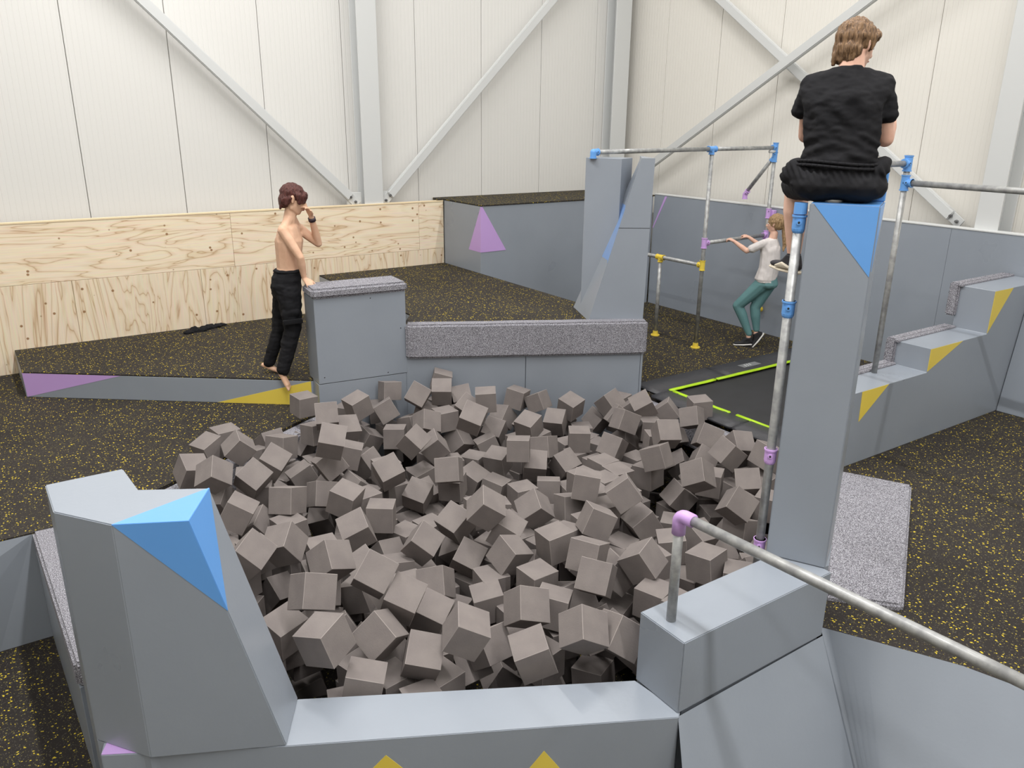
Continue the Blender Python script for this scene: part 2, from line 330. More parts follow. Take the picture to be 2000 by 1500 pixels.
# ------------------------------------------------------------------ stairs block on the right
t = thing('step_block', 'grey three step block with yellow triangles and carpet edge pads', 'steps', None, (6.3, 3.18, 0))
def steps(y0, y1):
    pr = [(4.97, 0), (7.66, 0), (7.66, 1.121), (6.805, 1.121), (6.805, 0.762), (5.965, 0.762), (5.965, 0.572), (4.97, 0.572)]
    n_ = len(pr); V = [(p[0], y0, p[1]) for p in pr]+[(p[0], y1, p[1]) for p in pr]
    return poly_bm(V, [list(range(n_)), list(range(n_, 2*n_))[::-1]]+[[i, (i+1) % n_, n_+(i+1) % n_, n_+i] for i in range(n_)], 0.003)
W(link('step_body', steps(3.04, 3.33), GREY, t))
for x0, x1, z0, z1 in ((6.775, 7.66, 0.86, 1.14), (5.94, 6.80, 0.50, 0.781), (4.97, 5.96, 0.32, 0.591)):
    bm = box_bm(x0, x1, 3.315, 3.40, z0, z1, 0.012, 2); join_bm(bm, box_bm(x0, x1, 3.29, 3.33, z1-0.03, z1-0.001, 0.008, 1)); W(link('carpet_pad', bm, CARPET, t))
Y0 = 3.04
for tri in (((4.98, 0.568), (5.454, 0.569), (5.144, 0.335), (4.98, 0.2)), ((5.966, 0.758), (6.432, 0.759), (5.967, 0.578)), ((6.807, 1.117), (7.104, 1.118), (6.807, 0.768))):
    pts = [(p[0], Y0, p[1]) for p in tri]
    if len(pts) == 4: pts = [(5.12, Y0, 0.568), (5.454, Y0, 0.569), (5.13, Y0, 0.335)]
    W(decal('painted_triangle', pts, YELLOW, t, CAM))['label'] = 'yellow painted triangle'
t = tag(link('side_ramp', poly_bm([(7.25, 3.035, 0), (7.29, 2.0, 0), (7.66, 2.0, 0), (7.66, 3.035, 0), (7.41, 3.035, 1.0), (7.45, 2.0, 1.0), (7.66, 2.0, 1.0), (7.66, 3.035, 1.0)],
    [(0, 1, 2, 3), (4, 5, 6, 7), (0, 1, 5, 4), (1, 2, 6, 5), (2, 3, 7, 6), (3, 0, 4, 7)], 0.004), GREY), 'pale grey slanted panel at the right edge of the photo next to the steps', 'ramp'); fix_origin(t)

# ------------------------------------------------------------------ trampoline
t = thing('trampoline', 'sunken black trampoline with lime green edging between the bars and the steps', 'trampoline', None, (6.2, 4.4, 0.0))
BLK = mottled('black_vinyl', srgb(52, 52, 56), srgb(60, 60, 64), 3, 0.5, 0.6, 14, bdist=0.01)
MAT = mottled('trampoline_mesh', srgb(36, 36, 38), srgb(40, 40, 43), 5, 0.7, 0.1, 200)
LIME = mottled('lime_webbing', srgb(176, 214, 20), srgb(164, 204, 22), 8, 0.6, 0.4, 30)
W(link('jumping_mat', box_bm(5.16, 7.1, 3.8, 4.93, 0.002, 0.008), MAT, t))
def soft(name, x0, x1, y0, y1, z0, z1, mat, cuts=14, amp=0.004, bev=0.008):
    bm = box_bm(x0, x1, y0, y1, z0, z1, bev, 2)
    bmesh.ops.subdivide_edges(bm, edges=[e for e in bm.edges if e.calc_length() > 0.35], cuts=cuts, use_grid_fill=True)
    for v in bm.verts:
        if v.co.z > z0+0.005: v.co.z += amp*noise.noise(v.co*7)
    return W(link(name, bm, mat, t, True))
soft('edge_pad', 4.985, 5.95, 4.945, 5.26, 0.002, 0.03, BLK); soft('edge_pad', 5.955, 7.35, 4.945, 5.25, 0.002, 0.032, BLK); soft('edge_pad', 4.90, 5.14, 4.0, 4.94, 0.002, 0.03, BLK)
soft('edge_pad', 4.90, 5.15, 3.45, 3.995, 0.002, 0.032, BLK); soft('edge_pad', 5.155, 7.35, 3.45, 3.79, 0.002, 0.03, BLK); soft('edge_pad', 7.12, 7.35, 3.795, 4.94, 0.002, 0.03, BLK)
soft('edging', 5.125, 5.74, 4.905, 4.95, 0.022, 0.04, LIME, 8); soft('edging', 5.75, 7.1, 4.90, 4.945, 0.024, 0.042, LIME, 8); soft('edging', 5.125, 5.165, 4.22, 4.90, 0.022, 0.038, LIME, 8); soft('edging', 5.13, 5.17, 3.8, 4.16, 0.022, 0.038, LIME, 6)
TAGM = newmat('pad_label_print', srgb(120, 122, 124), 0.5)[0]
o = W(link('sewn_label', box_bm(6.28, 6.54, 5.03, 5.12, 0.033, 0.036, 0.001), TAGM, t))
LT = newmat('pad_label_mark', srgb(190, 192, 192), 0.5)[0]
for k in range(3): W(link('label_mark', prism_bm([(6.33+k*0.035, 5.05), (6.345+k*0.035, 5.05), (6.36+k*0.035, 5.10), (6.345+k*0.035, 5.10)], 0.036, 0.0372), LT, t))

# ------------------------------------------------------------------ pit rim carpets
def slab_(name, label, pts, z0, z1, cat='carpet pad', bev=0.015):
    o = link(name, prism_bm(pts, z0, z1, bev, 3), CARPET); fix_origin(o); return tag(o, label, cat)
slab_('carpet_slab', 'thick light grey carpet slab on the floor behind the tall pillar', [(3.42, 2.06), (3.675, 1.77), (5.10, 2.56), (4.90, 2.95), (4.87, 3.02), (4.70, 2.9)], -0.2, 0.035)
slab_('carpet_slab', 'light carpet strip along the pit rim left of the near grey fin', [(0.0, 5.14), (0.055, 3.63), (0.45, 3.45), (0.42, 5.14)], -0.12, 0.012)
slab_('carpet_strip', 'grey carpet strip edging the pit by the yellow triangle', [(0.10, 5.15), (0.76, 5.36), (2.10, 6.13), (2.25, 6.19), (2.28, 6.05), (0.86, 5.2), (0.45, 5.0)], -0.25, -0.012)
slab_('carpet_strip', 'grey carpet strip at the pit edge beside the trampoline', [(4.93, 5.08), (4.93, 3.06), (4.80, 3.06), (4.77, 5.08)], -0.25, -0.03)

# ------------------------------------------------------------------ near walls of the pit
# lower outer walls on the left
o = link('outer_panel', poly_bm([(-0.005, 5.135, -0.005), (0.12, 5.135, -0.005), (0.12, 5.135, -0.73), (-0.285, 5.135, -0.73), (-1.2, 5.135, -0.005), (-1.5, 4.98, -0.73), (-5, 5.135, -0.005), (-5, 4.98, -0.73)],
    [(0, 1, 2, 3), (0, 3, 5, 4), (4, 5, 7, 6)]), GREY)
tag(o, 'grey folded panel below the rubber deck at the left edge', 'panel'); fix_origin(o)
o = tag(link('outer_panel', prism_bm([(0.0, 5.125), (0.062, 3.63), (0.09, 3.64), (0.06, 5.125)], -0.73, -0.125, 0.002), GREY), 'dark grey outer pit wall under the narrow carpet strip', 'panel'); fix_origin(o)
# near fin
t = thing('near_fin', 'tall grey fin with blue corner at the near left of the pit', 'fin', None, (0.4, 3.0, 0))
ZT = 1.03
A_, B_, C_, D_, E_, F_, G_ = (0.073, 3.34), (0.352, 3.34), (0.368, 3.10), (0.600, 2.966), (0.470, 2.733), (0.237, 2.85), (0.077, 3.07)
D0, E0 = (0.838, 2.862), (0.704, 2.620)
bot = [A_, B_, C_, D0, E0, F_, G_]
W(link('fin_body', loft_bm([(x, y, 0.0) for x, y in bot], [(x, y, ZT) for x, y in (A_, B_, C_, D_, E_, F_, G_)], 0.004, 2), GREY, t))
W(link('fin_foot', prism_bm([A_, B_, (0.36, 3.11), (0.30, 2.86), (0.237, 2.87), G_], -0.73, -0.002), GREY, t))
P = lambda p, z: Vector((p[0], p[1], z))
e = lerp(P(E_, ZT), P(E0, 0), 0.37)
W(decal('painted_triangle', [P(D_, ZT), P(E_, ZT), P(F_, ZT)], BLUE, t, (0, 0, 3)))['label'] = 'light blue painted triangle on top'
W(decal('painted_triangle', [P(E_, ZT), P(F_, ZT), e], BLUE, t, CAM)); W(decal('painted_triangle', [P(E_, ZT), P(D_, ZT), e], BLUE, t, CAM))
# front wall
t = thing('front_wall', 'low grey wall with yellow peaks at the near side of the foam pit', 'wall', None, (1.3, 2.3, 0))
fr = [(0.076, 2.974), (0.704, 2.618), (2.143, 1.862), (2.175, 1.885), (2.148, 2.141), (0.838, 2.858), (0.31, 2.93), (0.1, 3.05)]
W(link('wall_body', prism_bm(fr, -0.73, -0.001, 0.003, 2), GREY, t))
W(decal('painted_triangle', [(0.115, 3.05, -0.0005), (0.078, 2.976, -0.0005), (0.205, 2.905, -0.0005)], PURPLE, t, (0, 0, 3), 0.0012))['label'] = 'purple painted triangle'
fd = Vector((2.143-0.704, 1.862-2.618, 0)).normalized(); f0 = Vector((0.704, 2.618, 0))
for s, z, hw in ((0.392, -0.083, 0.14), (1.05, -0.123, 0.11)):
    c = f0+fd*s
    W(decal('painted_triangle', [c+Vector((0, 0, z)), c-fd*hw+Vector((0, 0, z-0.155)), c+fd*hw+Vector((0, 0, z-0.155))], YELLOW, t, CAM))['label'] = 'yellow painted peak'
# pillar block and near ramp
o = tag(link('pillar_block', box_bm(2.155, 3.148, 1.88, 2.145, -0.001, 0.355, 0.004, 2), GREY), 'grey block at the foot of the tall pillar carrying the short pipe post', 'block'); fix_origin(o)
o = tag(link('block_foot', prism_bm([(2.2, 1.9), (3.14, 1.9), (3.18, 1.93), (3.40, 2.15), (3.0, 2.2), (2.16, 2.14)], -0.73, -0.003), GREY), 'grey wall below the pillar block inside the pit', 'wall'); fix_origin(o)
o = link('ramp_panel', poly_bm([(2.145, 1.868, -0.002), (3.15, 1.876, -0.002), (3.2, 1.6, -0.73), (2.04, 1.6, -0.73)], [(0, 1, 2, 3)]), GREY)
tag(o, 'grey slanted panel below the pillar block at the bottom of the photo', 'ramp'); fix_origin(o)
ctl = [((3.15, 1.876), (3.2, 1.6)), ((3.2, 1.925), (3.205, 1.59)), ((3.32, 1.71), (3.13, 1.40)), ((3.5, 1.371), (3.14, 1.12)), ((3.572, 1.135), (3.16, 0.93)), ((3.60, 0.78), (3.17, 0.7)), ((3.62, 0.5), (3.17, 0.4)), ((3.66, -0.8), (3.17, -0.8))]
tops, bots = [], []
for i in range(len(ctl)-1):
    for k in range(6 if i > 0 else 1):
        s_ = k/6; g0, g1, g2, g3 = ctl[max(i-1, 1 if i > 0 else 0)], ctl[i], ctl[i+1], ctl[min(i+2, len(ctl)-1)]
        cr = lambda a0, a1, a2, a3: a1+(a2-a1)*s_
        tops.append((cr(*[g[0][0] for g in (g0, g1, g2, g3)]), cr(*[g[0][1] for g in (g0, g1, g2, g3)]), -0.001)); bots.append((cr(*[g[1][0] for g in (g0, g1, g2, g3)]), cr(*[g[1][1] for g in (g0, g1, g2, g3)]), -0.73))
nn_ = len(tops); bm = poly_bm(tops+bots, [(i, i+1, i+1+nn_, i+nn_) for i in range(nn_-1)])
for f_ in bm.faces: f_.smooth = True
o = link('ramp_panel', bm, GREY, None, True); tag(o, 'grey curved bank under the long pipe at the lower right corner', 'ramp'); fix_origin(o)

# tall pillar
t = thing('tall_pillar', 'tall grey pillar with blue triangle that the person in black sits on', 'pillar', None, (3.2, 2.1, 0.355))
q0, q1, q2, q3 = Vector((3.015, 2.163, 0)), Vector((3.1465, 1.916, 0)), Vector((3.383, 2.043, 0)), Vector((3.252, 2.290, 0))
W(link('pillar_body', prism_bm([(p.x, p.y) for p in (q0, q1, q2, q3)], 0.357, 2.072, 0.004, 2), GREY, t))
W(link('pillar_foot', prism_bm([(3.151, 1.925), (3.19, 1.925), (3.383, 2.043), (3.252, 2.29), (3.02, 2.165), (3.02, 2.148), (3.151, 2.148)], 0.0, 0.356), GREY, t))
nn = (q1-q0).normalized()
def fz(s, z): p = lerp(q0, q1, s); p.z = z; return p
W(decal('painted_triangle', [fz(0.06, 2.071), fz(0.985, 2.071), fz(0.985, 1.777)], BLUE, t, CAM))['label'] = 'blue painted triangle'
top = [Vector((p.x, p.y, 2.0725)) for p in (q0, q1, q2, q3)]; W(decal('painted_top', [lerp(top[0], top[2], 0.02), lerp(top[1], top[3], 0.02), lerp(top[2], top[0], 0.02), lerp(top[3], top[1], 0.02)], BLUE, t, (0, 0, 5)))['label'] = 'blue painted top'
def sz(s, z): p = lerp(q1, q2, s); p.z = z; return p
W(decal('painted_triangle', [sz(0.02, 2.071), sz(0.98, 2.071), sz(0.02, 1.80)], BLUE, t, CAM))
hb = [lerp(q2, q1, 0.13), q2, lerp(q2, q3, 0.2), lerp(q2, q3, 0.2)+(q1-q2)*0.13]
W(link('raised_back', prism_bm([(p.x, p.y) for p in hb], 2.075, 2.20, 0.003), BLUE, t))

# ------------------------------------------------------------------ pipes and fittings
PR = 0.0212
def pipe(p0, p1, parent, name='pipe', r=PR):
    o = link(name, tube_bm(p0, p1, r, 20), PIPE, parent, True); W(o)
    for e_ in o.data.polygons:
        if len(e_.vertices) > 4: e_.use_smooth = False
    return o
FC = {'blue': BLUE, 'purple': mottled('lilac_fitting', srgb(206, 168, 226), srgb(200, 160, 222), 3, 0.4), 'yellow': mottled('yellow_fitting', srgb(232, 208, 84), srgb(226, 198, 70), 3, 0.4)}
def fitting(c, dirs, colr, parent, name='fitting', ln=0.055, r=0.0285, screw=True):
    c = Vector(c); bm = bmesh.new(); bmesh.ops.create_uvsphere(bm, u_segments=14, v_segments=10, radius=r); bm.transform(Matrix.Translation(c))
    for d_ in dirs:
        d_ = Vector(d_).normalized(); join_bm(bm, tube_bm(c, c+d_*ln, r, 18)); join_bm(bm, tube_bm(c+d_*(ln-0.008), c+d_*ln, r+0.004, 18))
    if screw:
        v = (Vector(CAM)-c).normalized(); d0 = Vector(dirs[0]).normalized(); v = (v-d0*v.dot(d0)).normalized()
        join_bm(bm, tube_bm(c+d0*ln*0.5+v*r*0.9, c+d0*ln*0.5+v*(r+0.006), 0.011, 12))
    o = W(link(name, bm, FC[colr], parent)); o['label'] = colr.replace('purple', 'lilac')+' pipe fitting'
    if screw:
        s_ = link('set_screw', tube_bm(c+d0*ln*0.5+v*(r+0.004), c+d0*ln*0.5+v*(r+0.0075), 0.005, 8), DARK, o)
    return o
def flange(c, colr, parent, axis=(0, 0, 1)):
    c = Vector(c); ax_ = Vector(axis); bm = tube_bm(c, c+ax_*0.012, 0.052, 24); join_bm(bm, tube_bm(c+ax_*0.011, c+ax_*0.055, 0.034, 18, 0.029))
    o = W(link('floor_flange', bm, FC[colr], parent)); o['label'] = colr.replace('purple', 'lilac')+' pipe flange'
    return o
X, Yv, Zv = Vector((1, 0, 0)), Vector((0, 1, 0)), Vector((0, 0, 1))
# back bar frame
t = thing('bar_frame', 'galvanised bar frame by the back tower, with blue, lilac and yellow fittings', 'bar frame', None, (6.5, 5.92, 0))
pipe((4.735, 5.70, 2.133), (6.505, 5.92, 2.134), t); pipe((6.505, 5.92, 2.134), (7.6, 5.985, 2.134), t)
pipe((6.505, 5.915, 0.0), (6.505, 5.915, 2.134), t, 'post')
fitting((4.735, 5.70, 2.133), [X, -Zv], 'blue', t, 'elbow_fitting'); fitting((6.505, 5.92, 2.134), [-Zv, X*0.6, -X*0.6], 'blue', t); flange((6.505, 5.915, 0), 'yellow', t)
pipe((7.6, 5.985, 0.27), (7.6, 5.985, 2.16), t, 'wall_post'); fitting((7.6, 5.985, 2.134), [-X, -Zv, Zv*0.5], 'blue', t); fitting((7.6, 5.985, 2.035), [Zv*0.7, -Zv*0.7, (0, 0.8, -1)], 'blue', t)
pipe((7.6, 6.0, 2.03), (7.6, 6.335, 1.62), t, 'diagonal_brace'); fitting((7.6, 6.345, 1.60), [(0, -0.5, 0.6), -Zv], 'purple', t, 'swivel_fitting')
fitting((7.6, 5.985, 1.415), [Zv, -Zv], 'purple', t, 'clamp_fitting'); join = W(link('wall_clamp', box_bm(7.62, 7.675, 5.93, 6.0, 1.38, 1.45, 0.006), FC['purple'], t))
pipe((6.505, 5.915, 1.165), (7.6, 5.985, 1.17), t, 'waist_bar'); fitting((6.505, 5.915, 1.165), [X, Zv*0.5, -Zv*0.5], 'purple', t); fitting((7.6, 5.985, 1.17), [-X, Zv*0.6, -Zv*0.6], 'purple', t)
fitting((7.6, 5.985, 0.29), [Zv, X], 'yellow', t)
pipe((6.505, 5.915, 0.925), (6.5, 7.92, 0.925), t, 'low_bar'); fitting((6.505, 5.915, 0.925), [Yv, -Zv*0.6, Zv*0.6], 'yellow', t)
pipe((6.5, 6.55, 0), (6.5, 6.55, 0.925), t, 'post'); fitting((6.5, 6.55, 0.925), [-Zv, Yv*0.6, -Yv*0.6], 'yellow', t); flange((6.5, 6.55, 0), 'yellow', t)
W(link('white_coupling', tube_bm((7.50, 5.98, 2.095), (7.60, 5.98, 2.095), 0.018, 16), WHITE, t, True))
# pole strapped to the pillar
t = thing('pillar_pole', 'galvanised pole clamped to the left side of the tall pillar', 'pole', None, (3.02, 2.215, 0))
pc = Vector((3.042, 2.226, 0)); pipe(pc+Zv*-0.2, pc+Zv*2.03, t, 'pole')
for z, c_ in ((0.377, 'purple'), (0.869, 'purple'), (1.60, 'blue'), (1.985, 'blue')): fitting(pc+Zv*(z-0.03), [Zv], c_, t, 'pipe_clamp', ln=0.06)
W(link('cap_sleeve', tube_bm(pc+Zv*2.02, pc+Zv*2.068, 0.0285, 18), BLUE, t))
# right bar frame
t = thing('bar_frame', 'galvanised bar standing on the lowest step, with two blue fittings at its top', 'bar frame', None, (5.61, 3.26, 0.573))
pipe((5.61, 3.26, 0.573), (5.61, 3.26, 2.16), t, 'post'); pipe((5.61, 3.26, 2.134), (4.62, 3.26, 2.134), t, 'bar'); pipe((5.61, 3.26, 2.0), (5.61, 1.2, 2.0), t, 'bar')
fitting((5.61, 3.26, 2.134), [-X, -Zv*0.6, Zv*0.6], 'blue', t); fitting((5.61, 3.26, 2.0), [-Yv, Zv*0.6, -Zv*0.6], 'blue', t)
pipe((4.62, 3.26, 0.3), (4.62, 3.26, 2.134), t, 'post'); fitting((4.62, 3.26, 2.134), [X, -Zv], 'blue', t, 'elbow_fitting')
pipe((5.61, 1.2, 0.0), (5.61, 1.2, 2.0), t, 'post'); fitting((5.61, 1.2, 2.0), [Yv, -Zv], 'blue', t, 'elbow_fitting')
# near rail
t = thing('near_rail', 'long galvanised pipe rail on a short post with lilac elbow', 'rail', None, (2.226, 2.028, 0.355))
pipe((2.226, 2.028, 0.356), (2.226, 2.028, 0.84), t, 'post'); pipe((2.226, 2.028, 0.862), (2.32, 0.70, 0.862), t, 'rail'); pipe((2.32, 0.70, 0.862), (2.45, -1.2, 0.862), t, 'rail')
# smooth elbow
bm = bmesh.new(); c = Vector((2.226, 2.028, 0.862)); dr = Vector((0.094, -1.328, 0)).normalized(); R_ = 0.03; cc = c+dr*R_-Zv*R_
prev = None; rings = []
path = [(c-Zv*0.085, Zv)]+[(cc-dr*R_*cos(a_)+Zv*R_*sin(a_), (dr*sin(a_)+Zv*cos(a_))) for a_ in [pi/2*i/8 for i in range(9)]]+[(c+dr*0.07, dr)]
sd = dr.cross(Zv)
for p_, tg in path:
    u_ = sd; v_ = tg.cross(sd).normalized(); rings.append([bm.verts.new(p_+(u_*cos(k*pi/9)+v_*sin(k*pi/9))*0.029) for k in range(18)])
for i in range(len(rings)-1):
    for k in range(18): bm.faces.new([rings[i][k], rings[i][(k+1) % 18], rings[i+1][(k+1) % 18], rings[i+1][k]])
bm.faces.new(rings[0]); bm.faces.new(rings[-1]); o = W(link('elbow_fitting', bm, FC['purple'], t, True)); o['label'] = 'lilac pipe elbow'

